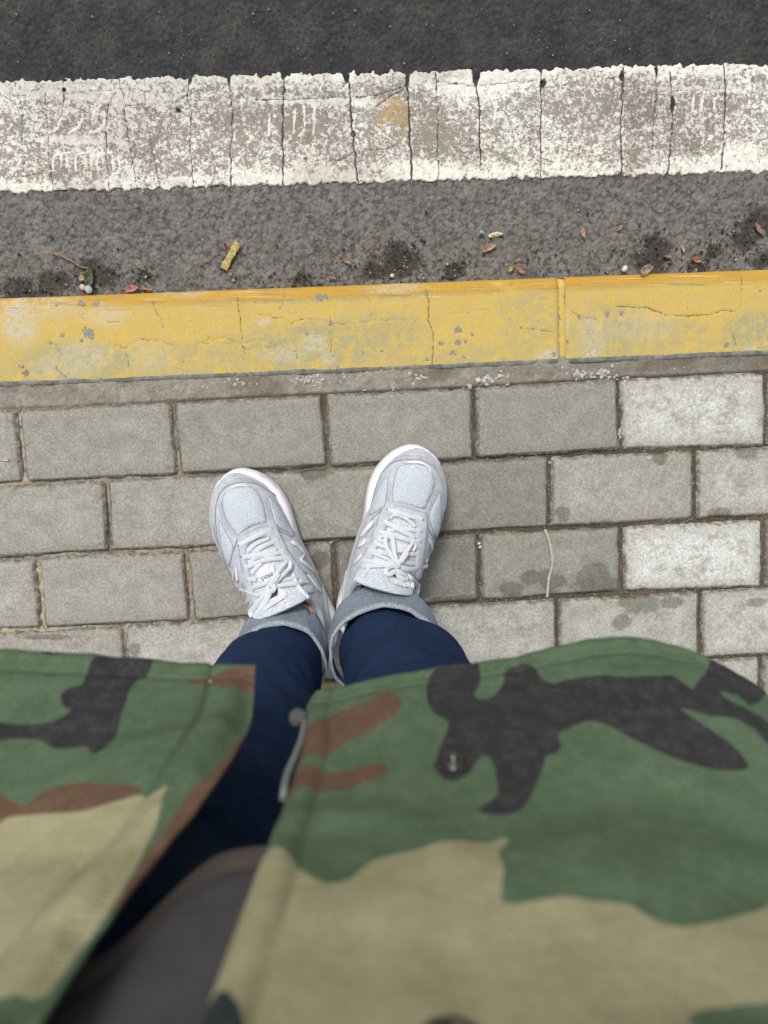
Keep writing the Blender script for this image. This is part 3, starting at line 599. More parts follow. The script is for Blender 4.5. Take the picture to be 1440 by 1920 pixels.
# ---- shoe materials
def fabric(name, c, c2, sc=900, bd=.0006, rough=.85, st=.8, blot=.5):
    t = NT(name); v = t.vor(sc); n = t.noise(sc * .25, 4, .6); n2 = t.noise(60, 3)
    col = t.mix(t.rng(v, .15, .55), c2, c); col = t.mix(t.math('MULTIPLY', t.rng(n2, .35, .7), blot), col, tuple(x * .88 for x in c))
    return t.done(col, t.bump(v, bd, st, t.bump(n, .0004, .4)), rough)
def suede(name, c, rough=.95):
    t = NT(name); n = t.noise(900, 4, .7); n2 = t.noise(140, 4, .6); n.node
    col = t.mix(t.rng(n2, .3, .7), tuple(x * .86 for x in c), tuple(min(1, x * 1.08) for x in c)); col = t.mix(1., col, t.mix(n, (.85, .85, .85), (1.15, 1.15, 1.15)), 'MULTIPLY')
    t.b.inputs['Sheen Weight'].default_value = .25; t.b.inputs['Sheen Roughness'].default_value = .4
    return t.done(col, t.bump(n, .0005, .7, t.bump(n2, .0012, .35)), rough)
M_suede = suede('pale_grey_suede', (.50, .525, .56)); M_mesh = fabric('shoe_mesh', (.59, .64, .70), (.38, .42, .49), 620, .0012)
M_tmesh = fabric('tongue_mesh', (.62, .67, .73), (.36, .41, .48), 480, .0014)
M_mid = simple('white_foam', (.80, .79, .83), .55, .03, 300, .0002); M_out = simple('grey_rubber', (.20, .20, .21), .7, .1)
M_lace = fabric('lace_cotton', (.72, .76, .79), (.52, .56, .60), 1300, .0005, .9, .9, .2)
M_refl = simple('white_strip', (.82, .83, .84), .45, .03, 400, .0001, .4); M_seam_shade = simple('seam_shadow_grey', (.30, .32, .35), .9, .1)
M_tpu = simple('toe_rubber', (.50, .55, .56), .5, .05, 200, .0003); M_patch = simple('pink_white_leather', (.66, .645, .66), .6, .04, 500, .0002)
M_ink = simple('dark_print', (.055, .06, .07), .7, .1); M_lining = simple('dark_lining', (.10, .11, .13), .95, .2)
M_silver = simple('silver_logo', (.72, .73, .75), .4, .04, 400, .0001, .5)

SOLE = np.array([(-2, -6, 14), (3, -20, 27), (10, -28, 35), (25, -36, 43), (45, -39, 48), (70, -37, 52), (100, -34, 56), (130, -33, 60), (160, -34, 65), (185, -37, 69), (205, -38.5, 69), (225, -36, 64.5), (240, -30, 58), (255, -20.5, 48), (264, -11, 38.5), (270, -2, 27), (273, 9, 15)]) / 1000
UPP = np.array([(4, -2, 10), (10, -16, 24), (25, -25, 33), (45, -32, 40), (70, -36.5, 48), (100, -37.5, 55), (130, -37, 60), (158, -35, 64), (178, -30, 66.5), (205, -30, 66.5), (225, -28, 62.5), (240, -22, 56), (252, -14, 48.5), (261, -5, 39.5), (267, 3, 28), (270, 10, 18)]) / 1000
HT = np.array([(4, 60), (25, 66), (60, 86), (95, 96), (120, 88), (150, 73), (175, 62), (200, 53), (225, 47), (243, 41), (256, 34), (264, 26), (270, 12)]) / 1000
Z0 = .026
class Shoe:
    def __init__(s, toe_px, ang, mir):
        s.toe = at(*toe_px, .03)[:2]; a = math.radians(ang); s.f = np.array([math.sin(a), math.cos(a)]); s.r = np.array([s.f[1], -s.f[0]]); s.mir = mir
        ss, tt = np.meshgrid(np.linspace(-1, 1, 421), np.linspace(.02, .985, 520), indexing='ij')
        s.gs, s.gt = ss.ravel(), tt.ravel(); s.gp = proj(s.S(s.gs, s.gt))
    def W(s, x, y, z):                                     # local (x lateral +, y toe +) -> world
        x = np.asarray(x, float) * s.mir; q = s.toe + x[..., None] * s.r + (np.asarray(y, float) - .272)[..., None] * s.f
        return np.concatenate([q, np.broadcast_to(np.asarray(z, float), x.shape)[..., None]], -1)
    def S(s, a, t, off=0.):
        a = np.asarray(a, float); t = np.asarray(t, float); y = .004 + t * .266
        m = np.interp(y, UPP[:, 0], UPP[:, 1]); l = np.interp(y, UPP[:, 0], UPP[:, 2]); h = np.interp(y, HT[:, 0], HT[:, 1])
        ph = a * (math.pi / 2 + .18); c = (m + l) / 2; w = (l - m) / 2
        # throat drifts to the medial side
        shift = -.004 * np.exp(-((t - .45) / .25) ** 2)
        x = c + (w + off) * np.sign(np.sin(ph)) * np.abs(np.sin(ph)) ** .86 + shift * np.cos(ph).clip(0)
        z = Z0 + .004 + (h + off) * np.sign(np.cos(ph)) * np.abs(np.cos(ph)) ** .82
        y = y + off * sst(.9, 1, t)
        return s.W(x, y, z)
    def nrm(s, a, t):
        e = 1e-3; p = s.S(a + e, t) - s.S(a - e, t); q = s.S(a, t + e) - s.S(a, t - e); n = np.cross(p, q)
        n = n / (np.linalg.norm(n, axis=-1)[..., None] + 1e-12); return n * np.where(n[..., 2:3] < -.2, -1, 1) * (1 if True else 1)
    def inv(s, P):                                         # photo pixels -> (s, t)
        out = []
        for px, py in P:
            d = (s.gp[:, 0] - px) ** 2 + (s.gp[:, 1] - py) ** 2 + np.abs(s.gs) * .4; i = int(d.argmin()); out.append((s.gs[i], s.gt[i]))
        return np.array(out)
    def up(s, st, off):
        st = np.asarray(st, float); n = s.nrm(st[..., 0], st[..., 1]); c = s.S(st[..., 0], st[..., 1])
        mid = s.S(st[..., 0] * 0, st[..., 1]); mid[..., 2] = .03; sg = np.sign(((c - mid) * n).sum(-1))[..., None]; sg[sg == 0] = 1
        return c + n * sg * off
SX, SY = .085, .266
def panel(sh, name, poly, mat, parent, off=.0004, th=.0010, puff=0., nsm=5, res=.0028, seam_lines=None, edge=.0018, closed_smooth=True):
    P = smooth(poly, nsm) if closed_smooth else np.asarray(poly, float)
    Q = P * [SX, SY]; keep = [0]
    for i in range(1, len(Q)):
        if np.hypot(*(Q[i] - Q[keep[-1]])) > .0007: keep.append(i)
    Q = Q[keep]
    if np.hypot(*(Q[0] - Q[-1])) < .0007: Q = Q[:-1]
    lo, hi = Q.min(0), Q.max(0); gx, gy = np.meshgrid(np.arange(lo[0], hi[0], res), np.arange(lo[1], hi[1], res), indexing='ij')
    gy = gy + (np.arange(gx.shape[0]) % 2)[:, None] * res / 2; gx, gy = gx.ravel(), gy.ravel()
    sd_ = sdist(gx, gy, Q); k = sd_ > res * .45; pts = [Vector(q) for q in Q] + [Vector((a, b)) for a, b in zip(gx[k], gy[k])]
    n = len(Q); vo, _, fo, *_r = delaunay_2d_cdt(pts, [], [list(range(n))], 1, 1e-7)
    v = np.array([(a.x, a.y) for a in vo]); D = np.minimum(dpoly(v[:, 0], v[:, 1], np.vstack([Q, Q[:1]])), .03)
    st = v / [SX, SY]; hgt = off + th * sst(-.0003, edge, D) + puff * sst(0, .012, D)
    V = sh.up(st, hgt[:, None]); F = [tuple(f) for f in fo]
    be = {}
    for f in F:
        for i in range(len(f)): e_ = (f[i], f[(i + 1) % len(f)]); be[e_] = 1
    n0 = len(V); low = sh.up(st, np.full((len(V), 1), -.0008)); used = {}; ext = []
    for (a, b) in list(be):
        if (b, a) not in be:
            for x in (a, b):
                if x not in used: used[x] = n0 + len(ext); ext.append(low[x])
            F.append((b, a, used[a], used[b]))
    V = np.vstack([V, np.array(ext)]) if ext else V
    o = obj(name, V, F, mat, parent)
    bm = bmesh.new(); bm.from_mesh(o.data); bmesh.ops.recalc_face_normals(bm, faces=bm.faces); bm.to_mesh(o.data); bm.free()
    o.data.polygons.foreach_set('use_smooth', np.full(len(o.data.polygons), True))
    if seam_lines is not None:
        ring = smooth(poly, 6); ring = np.vstack([ring, ring[:1]]); C = sh.up(ring, .0004)
        V2, F2 = tube(C, .00042, 5, caps=False); seam_lines.add(V2, F2)
    return o
def build_shoe(cfg, toe_px, ang, mir, label):
    sh = Shoe(toe_px, ang, mir); hb = sh.W(np.array(.005), np.array(0.), 0)
    S = empty('sneaker', hb, person); S['label'] = label
    # --- sole: loft of the outline, upper edge narrower than the flared lower one
    def ring(tab, n=90):
        y = tab[:, 0]; L = [(b, yy) for yy, a, b in tab]; M = [(a, yy) for yy, a, b in tab][::-1]; P = smooth(L + M, 4); return P
    R = ring(SOLE); c = R.mean(0); lv = [(.0, -.004, 0), (.003, -.001, 0), (.010, .0005, 0), (.016, -.0008, 1), (.022, .0004, 0), (.030, -.0012, 0), (.034, -.0032, 0), (.0345, -.0060, 0)]
    heel = lambda yy: sst(.14, .03, yy)
    V = []; m = len(R); dn = R - c; Tn = np.roll(R, -1, 0) - np.roll(R, 1, 0); Nn = np.stack([Tn[:, 1], -Tn[:, 0]], 1); Nn /= np.linalg.norm(Nn, axis=1)[:, None] + 1e-9
    Nn *= np.sign((Nn * dn).sum(1))[:, None]
    gro = np.abs(((np.cumsum(np.hypot(*(np.roll(R, -1, 0) - R).T)) / .021) % 1) - .5) < .07
    for z, e, gflag in lv:
        zz = z * (1 + .35 * heel(R[:, 1])) + .006 * sst(.235, .275, R[:, 1]) * (1 - z / .04)
        ee = e - np.where(gro & (z > .012) & (z < .032), .0011, 0)
        Q = R + Nn * (ee[:, None] if hasattr(ee, 'shape') else ee); V.append(sh.W(Q[:, 0], Q[:, 1], zz * .92))
    V = np.vstack(V); F = []
    for i in range(len(lv) - 1):
        for k in range(m): F.append((i * m + k, i * m + (k + 1) % m, (i + 1) * m + (k + 1) % m, (i + 1) * m + k))
    F += [tuple(range(m))[::-1], tuple(range((len(lv) - 1) * m, len(lv) * m))]
    mid = obj('midsole', V, F, M_mid, S)
    Vo = []
    for z, e in ((0, -.003), (.0005, -.0005), (.0045, .0004), (.006, -.001)):
        Q = R + Nn * e; Vo.append(sh.W(Q[:, 0], Q[:, 1], z + .006 * sst(.235, .275, R[:, 1])))
    Fo = [(i * m + k, i * m + (k + 1) % m, (i + 1) * m + (k + 1) % m, (i + 1) * m + k) for i in range(3) for k in range(m)] + [tuple(range(m))[::-1]]
    obj('outsole', np.vstack(Vo), Fo, M_out, S)
    # --- upper shell with the foot opening cut out
    ns, nt = 121, 150; ss, tt = np.meshgrid(np.linspace(-1, 1, ns), np.linspace(0, 1, nt), indexing='ij')
    V = sh.S(ss, tt).reshape(-1, 3); F = gridF(ns, nt); fs = ss.ravel()[F].mean(1); ft = tt.ravel()[F].mean(1)
    op = ((fs / .50) ** 2 + ((ft - .23) / .17) ** 2 < 1) | ((np.abs(fs) < .24) & (ft > .3) & (ft < .64))
    FF = F[~op]; FF = FF if mir > 0 else FF[:, ::-1]
    up = obj('upper', V, FF, M_suede, S); md = up.modifiers.new('thickness', 'SOLIDIFY'); md.thickness = .0022; md.offset = -1
    # collar roll
    aa = np.linspace(0, 2 * math.pi, 60); col_ = np.stack([.51 * np.sin(aa), .23 + .175 * np.cos(aa)], 1)
    path = [c_ for c_ in np.roll(col_, -30, 0) if c_[1] < .37]; j_ = next((i for i in range(1, len(path)) if np.hypot(*(path[i] - path[i - 1])) > .12), 0); path = path[j_:] + path[:j_]
    V, F = tube(sh.up(np.array(path), .0003), .0046, 10); obj('collar', V, F, fabric('collar_knit', (.48, .53, .60), (.34, .38, .45), 700, .0006), S)
    # inner foot lining
    ss, tt = np.meshgrid(np.linspace(-1, 1, 41), np.linspace(.02, .6, 40), indexing='ij'); V = sh.S(ss * .98, tt, -.004).reshape(-1, 3); F = gridF(41, 40)
    fs = (ss.ravel()[F].mean(1)); ft = tt.ravel()[F].mean(1); op2 = (fs / .6) ** 2 + ((ft - .25) / .2) ** 2 < 1
    obj('lining', V, F[~op2], M_lining, S)
    seam_lines = Acc(); st = Acc()
    Z = lambda P: sh.inv([cfg['px'](x, y) for x, y in P])
    for nm, key, mat, kw in (('toe_mesh', 'vamp', M_mesh, dict(puff=.0012)), ('side_mesh', 'med', M_mesh, dict(puff=.0006)), ('side_mesh', 'lat', M_mesh, dict(puff=.0006)),
                             ('toe_strip', 'cres', M_refl, dict(off=.0009, th=.0008, res=.002)), ('eyestay', 'eye', M_suede, dict(off=.0012, th=.0016, nsm=4)),
                             ('toe_bumper', 'bump', M_tpu, dict(off=.0006, th=.001))):
        if key in cfg: panel(sh, nm, Z(cfg[key]), mat, S, seam_lines=None if key in ('bump',) else seam_lines, **kw)
    for Pl in cfg['logo']:
        panel(sh, 'side_logo', Z(Pl), M_silver, S, off=.0016, th=.0008, seam_lines=seam_lines, res=.002, nsm=3, edge=.0008)
    for Pl in cfg['seams']:
        C = sh.up(smooth(Z(Pl), 8, False), .0006); V2, F2 = tube(C, .0006, 5); seam_lines.add(V2, F2)
    obj('seam_shade_lines', *seam_lines.out(), M_seam_shade, S)  # dark tubes that paint the shade in the grooves between panels
    for Pl, o_ in cfg['stitch']:
        C = sh.up(smooth(Z(Pl), 16, False), o_); L = np.r_[0, np.cumsum(np.linalg.norm(np.diff(C, axis=0), axis=1))]
        for d0 in np.arange(0, L[-1] - .001, .0026):
            seg = np.array([[np.interp(d0 + q, L, C[:, k]) for k in range(3)] for q in (0, .0013)]); V2, F2 = tube(seg, .00034, 4); st.add(V2, F2)
    sto = obj('stitching', *st.out(), simple('stitch_thread', (.27, .29, .32), .9), S, smoothf=False); sto['kind'] = 'stuff'
    # --- tongue: padded strip under the laces, its free end curls up against the shin
    tg = cfg['tongue_w']; a_, b_ = np.meshgrid(np.linspace(-1, 1, 25), np.linspace(0, 1, 40), indexing='ij')
    tt = .66 - b_ * .31; halfw = .25 + .02 * b_ + .13 * sst(.55, 1., b_); rise = -.0012 + .0085 * sst(.55, 1., b_) + .0022 * (1 - a_ ** 2)
    base = sh.up(np.stack([a_ * halfw, tt], -1), rise[..., None]); topn = base.copy(); topn[..., 2] += .012 * sst(.75, 1., b_)
    V = topn.reshape(-1, 3); F = gridF(25, 40); F = F if mir < 0 else F[:, ::-1]; to = obj('tongue', V, F, M_tmesh, S); md = to.modifiers.new('pad', 'SOLIDIFY'); md.thickness = .007; md.offset = -1
    b2 = to.modifiers.new('round', 'BEVEL'); b2.width = .003; b2.segments = 3; b2.limit_method = 'ANGLE'
    # tongue surface lookup for things lying on it
    tp = proj(V)
    def tong(P, off):
        out = []
        for x, y in P:
            q = cfg['px'](x, y); i = int(((tp - q) ** 2).sum(1).argmin()); v = V[i].copy(); d = ray(*q); d = d / -d[2]
            zz = v[2] + off; out.append(np.array([0, 0, 1.]) + d * (1 - zz))
        return np.array(out)
    def flatpatch(name, P, off, mat, th=.0008):
        Q = smooth(P, 4); C = tong(Q, off); n_ = len(C); c_ = C.mean(0); c_[2] += .0006; lowc = C.copy(); lowc[:, 2] -= th * 2
        Vp = np.vstack([C, lowc, [c_]]); Fp = [(k, (k + 1) % n_, 2 * n_) for k in range(n_)] + [(k, n_ + k, n_ + (k + 1) % n_, (k + 1) % n_) for k in range(n_)]
        return obj(name, Vp, Fp, mat, S, smoothf=False)
    flatpatch('tongue_badge', cfg['badge'], .0022, M_patch); flatpatch('tongue_label', cfg['label'], .0022, M_patch); flatpatch('label_square', cfg['square'], .0034, M_ink)
    # printed number
    tcu = bpy.data.curves.new('number', 'FONT'); tcu.body = '990v5'; tcu.align_x = 'CENTER'; tcu.align_y = 'CENTER'
    tob = bpy.data.objects.new('tmp', tcu); COL.objects.link(tob); dg = bpy.context.evaluated_depsgraph_get(); me = bpy.data.meshes.new_from_object(tob.evaluated_get(dg)); bpy.data.objects.remove(tob)
    p0, p1 = tong([cfg['txt'][0], cfg['txt'][1]], .0040); ex = (p1 - p0); wtxt = np.linalg.norm(ex); ex /= wtxt; nz = np.array([0, 0, 1.]); ey = np.cross(nz, ex); ey /= np.linalg.norm(ey); cen = (p0 + p1) / 2
    tv = np.array([v.co[:] for v in me.vertices]); sc = wtxt / (tv[:, 0].max() - tv[:, 0].min()); tilt = cfg.get('tilt', 0.)
    Vt = cen + tv[:, :1] * sc * ex + tv[:, 1:2] * sc * 1.15 * (ey + nz * tilt)
    Ft = [tuple(p.vertices) for p in me.polygons]; obj('tongue_number', Vt, Ft, M_ink, S, smoothf=False)
    # --- laces
    def lift(P):
        out = []
        for x, y, h in P:
            q = cfg['px'](x, y); st_ = sh.inv([q])[0]; v = sh.up(st_[None], .003)[0]
            # tongue may be higher
            i = int(((tp - q) ** 2).sum(1).argmin()); zt = V[i][2] + .0016 if ((tp[i] - q) ** 2).sum() < 9 else 0
            d = ray(*q); d = d / -d[2]; zz = max(v[2], zt) + h; out.append(np.array([0, 0, 1.]) + d * (1 - zz))
        return np.array(out)
    for L in cfg['laces']:
        P, wd = L[0], L[1]; C = smooth(lift(P), 7, False); k = np.ones(5) / 5
        Cz = np.convolve(np.pad(C[:, 2], 2, 'edge'), k, 'valid'); C[:, 2] = Cz
        Vl, Fl = tube(C, wd / 2, 10, .30); o = obj('lace', Vl, Fl, M_lace, S)
    for x, y in cfg['holes']:
        c_ = lift([(x, y, -.0002)])[0]; V2, F2 = tube([c_ - [0, 0, .002], c_ + [0, 0, .0006]], .0015, 10); obj('eyelet', V2, F2, M_lining, S)
    # heel counter
    cnt = [(-1.02, .30), (-.82, .28), (-.62, .14), (-.58, .03)]
    for sg in (-1, 1):
        P = [(sg * .98, .02), (sg * .98, .30), (sg * .80, .26), (sg * .66, .14), (sg * .62, .02)]
        panel(sh, 'heel_overlay', P, M_suede, S, off=.0006, th=.0014)
    return sh, S
RZ = lambda x, y: (600 + x / 5.054, 820 + y / 5.054)
LZ = lambda x, y: (370 + x / 5.143, 860 + y / 5.143)
cfgR = dict(px=RZ, tongue_w=1,
 vamp=[(760, 275), (820, 258), (890, 252), (960, 262), (1020, 292), (1062, 340), (1082, 410), (1075, 480), (1050, 550), (1015, 625), (985, 676), (930, 662), (860, 645), (780, 628), (700, 622), (688, 590), (685, 520), (695, 450), (705, 380), (725, 325)],
 med=[(642, 380), (600, 410), (560, 470), (530, 540), (500, 610), (482, 680), (470, 735), (520, 715), (590, 668), (614, 640), (627, 560), (640, 470)],
 lat=[(1130, 527), (1105, 580), (1070, 640), (1045, 700), (1038, 750), (1042, 800), (1062, 860), (1085, 920), (1102, 950), (1122, 900), (1138, 830), (1146, 760), (1149, 690), (1147, 600), (1142, 545)],
 cres=[(802, 248), (850, 228), (910, 216), (962, 226), (1012, 256), (1046, 300), (1054, 332), (1020, 288), (962, 256), (890, 246)],
 eye=[(600, 668), (640, 640), (700, 624), (780, 630), (860, 648), (940, 672), (1005, 705), (1018, 780), (1012, 900), (996, 1020), (978, 1120), (962, 1230), (955, 1340), (905, 1330), (900, 1200), (905, 1080), (900, 960), (905, 860), (890, 790), (840, 750), (770, 735), (705, 728), (665, 765), (630, 850), (590, 940), (545, 1040), (505, 1130), (455, 1230), (405, 1330), (350, 1290), (400, 1170), (450, 1060), (495, 950), (535, 840), (570, 740)],
 bump=[(820, 76), (870, 64), (950, 66), (1020, 90), (1075, 135), (1040, 130), (960, 100), (880, 98)],
 logo=[[(512, 792), (490, 800), (440, 850), (405, 905), (385, 950), (400, 945), (440, 900), (485, 850)], [(440, 962), (400, 985), (372, 1020), (362, 1050), (400, 1035), (432, 1005)],
       [(400, 1100), (370, 1130), (335, 1180), (318, 1215), (345, 1190), (385, 1150)],
       [(1022, 970), (1040, 972), (1064, 1030), (1084, 1095), (1068, 1098), (1046, 1040)], [(1084, 1098), (1068, 1096), (1030, 1130), (1002, 1162), (1012, 1176), (1045, 1145)], [(1000, 1165), (1014, 1168), (1022, 1230), (1012, 1290), (1004, 1240)]],
 seams=[[(468, 740), (490, 640), (520, 520), (560, 400), (620, 300), (700, 238), (800, 214), (900, 205), (1000, 228), (1080, 285), (1130, 370), (1160, 470), (1172, 600), (1168, 720), (1150, 860), (1105, 985)],
        [(1105, 985), (1120, 1040), (1095, 1100)], [(440, 800), (420, 860), (385, 930), (350, 1040), (310, 1180), (285, 1330)], [(1090, 960), (1040, 900), (1020, 830)], [(600, 668), (530, 740), (480, 790)], [(520, 830), (500, 850), (455, 905), (425, 960)], [(300, 1400), (330, 1320), (390, 1230)]],
 stitch=[([(700, 215), (760, 190), (850, 172), (940, 180), (1020, 205), (1080, 255), (1130, 330)], .0008), ([(720, 228), (780, 203), (860, 186), (940, 193), (1010, 218), (1070, 265), (1110, 330)], .0008), ([(640, 470), (640, 560), (625, 640)], .0008), ([(665, 440), (665, 540), (660, 620)], .0008),
         ([(700, 645), (780, 650), (860, 668), (940, 700), (990, 730)], .0034), ([(700, 660), (780, 665), (860, 685), (930, 712)], .0034), ([(1080, 500), (1060, 600), (1020, 690)], .0008), ([(1100, 500), (1080, 610), (1040, 690)], .0008), ([(1000, 780), (995, 900), (975, 1040), (955, 1160)], .0034),
         ([(585, 700), (555, 790), (510, 900), (470, 1010), (420, 1130)], .0034), ([(830, 235), (900, 226), (970, 236), (1020, 268)], .0022), ([(1120, 560), (1160, 560)], .0008)],
 badge=[(700, 1015), (740, 1005), (800, 1010), (850, 1030), (840, 1080), (800, 1130), (730, 1130), (705, 1080)], label=[(628, 1252), (620, 1310), (680, 1372), (760, 1405), (825, 1418), (852, 1412), (850, 1330), (838, 1260), (740, 1235)], square=[(700, 1275), (760, 1280), (765, 1330), (700, 1320)],
 txt=[(800, 1095), (700, 1110)],
 holes=[(641, 688), (975, 782), (597, 795), (548, 893), (505, 997), (958, 892), (948, 995), (452, 1088), (948, 1105)],
 laces=[([(660, 775, 0), (700, 738, 0), (770, 750, .0), (840, 790, 0), (905, 850, 0)], .0038), ([(645, 905, 0), (720, 870, .0), (800, 868, 0), (880, 880, .0), (958, 890, 0)], .0056), ([(643, 690, 0), (740, 716, .001), (850, 748, .001), (976, 781, 0)], .0062),
        ([(600, 796, 0), (680, 836, .001), (780, 890, .0015), (870, 940, .001), (890, 960, 0)], .0060), ([(553, 893, 0), (640, 918, .001), (740, 945, .001), (850, 978, .001), (944, 993, 0)], .0062), ([(600, 990, 0), (565, 975, 0), (580, 945, 0), (620, 930, 0)], .0036),
        ([(510, 1000, 0), (560, 1018, .001), (620, 1040, .001), (650, 1050, .0)], .0060), ([(465, 1083, 0), (540, 1085, .001), (620, 1100, .001), (690, 1140, 0)], .0056), ([(470, 1085, 0), (560, 1120, 0), (660, 1165, .001), (700, 1190, 0)], .0040), ([(395, 1172, 0), (480, 1180, .001), (600, 1195, .002), (700, 1200, .003)], .0056),
        ([(355, 1240, -.001), (420, 1228, .001), (540, 1218, .002), (640, 1215, .003), (705, 1208, .004)], .0050), ([(945, 1108, 0), (900, 1108, .0), (850, 1108, .0)], .0060), ([(940, 1200, 0), (880, 1200, .0), (810, 1190, .001), (740, 1200, .003)], .0056),
        ([(720, 1195, .005), (675, 1120, .007), (630, 1040, .008), (618, 970, .008), (645, 935, .008), (685, 960, .008), (700, 1050, .0075), (712, 1130, .006), (735, 1190, .005)], .0054), ([(740, 1190, .005), (790, 1130, .006), (835, 1070, .006), (870, 1010, .005), (890, 985, .004), (905, 1030, .003), (880, 1080, .002)], .0040), ([(760, 1185, .0065), (800, 1125, .008), (830, 1085, .008)], .0072),
        ([(735, 1195, .006), (790, 1245, .006), (860, 1255, .005), (940, 1238, .004), (1018, 1218, .002)], .0052), ([(730, 1205, .006), (780, 1225, .008), (850, 1240, .007), (930, 1235, .005)], .0036), ([(715, 1210, .005), (650, 1235, .006), (625, 1275, .006), (660, 1300, .006), (720, 1268, .008), (780, 1290, .008), (820, 1330, .006), (790, 1345, .005), (745, 1315, .006), (735, 1280, .007)], .0058),
        ([(840, 1250, .002), (890, 1290, .002), (945, 1330, 0)], .0056), ([(835, 1310, .003), (880, 1360, .002), (940, 1410, 0)], .0056), ([(868, 1370, .001), (880, 1440, .0), (895, 1500, -.001)], .0050), ([(925, 1380, 0), (930, 1440, 0), (915, 1500, -.002)], .0046), ([(480, 1200, 0), (450, 1260, .0), (405, 1330, .0), (370, 1400, 0)], .0046),
        ([(690, 1185, .007), (720, 1178, .010), (745, 1200, .010), (735, 1225, .008), (700, 1222, .007)], .0058)])
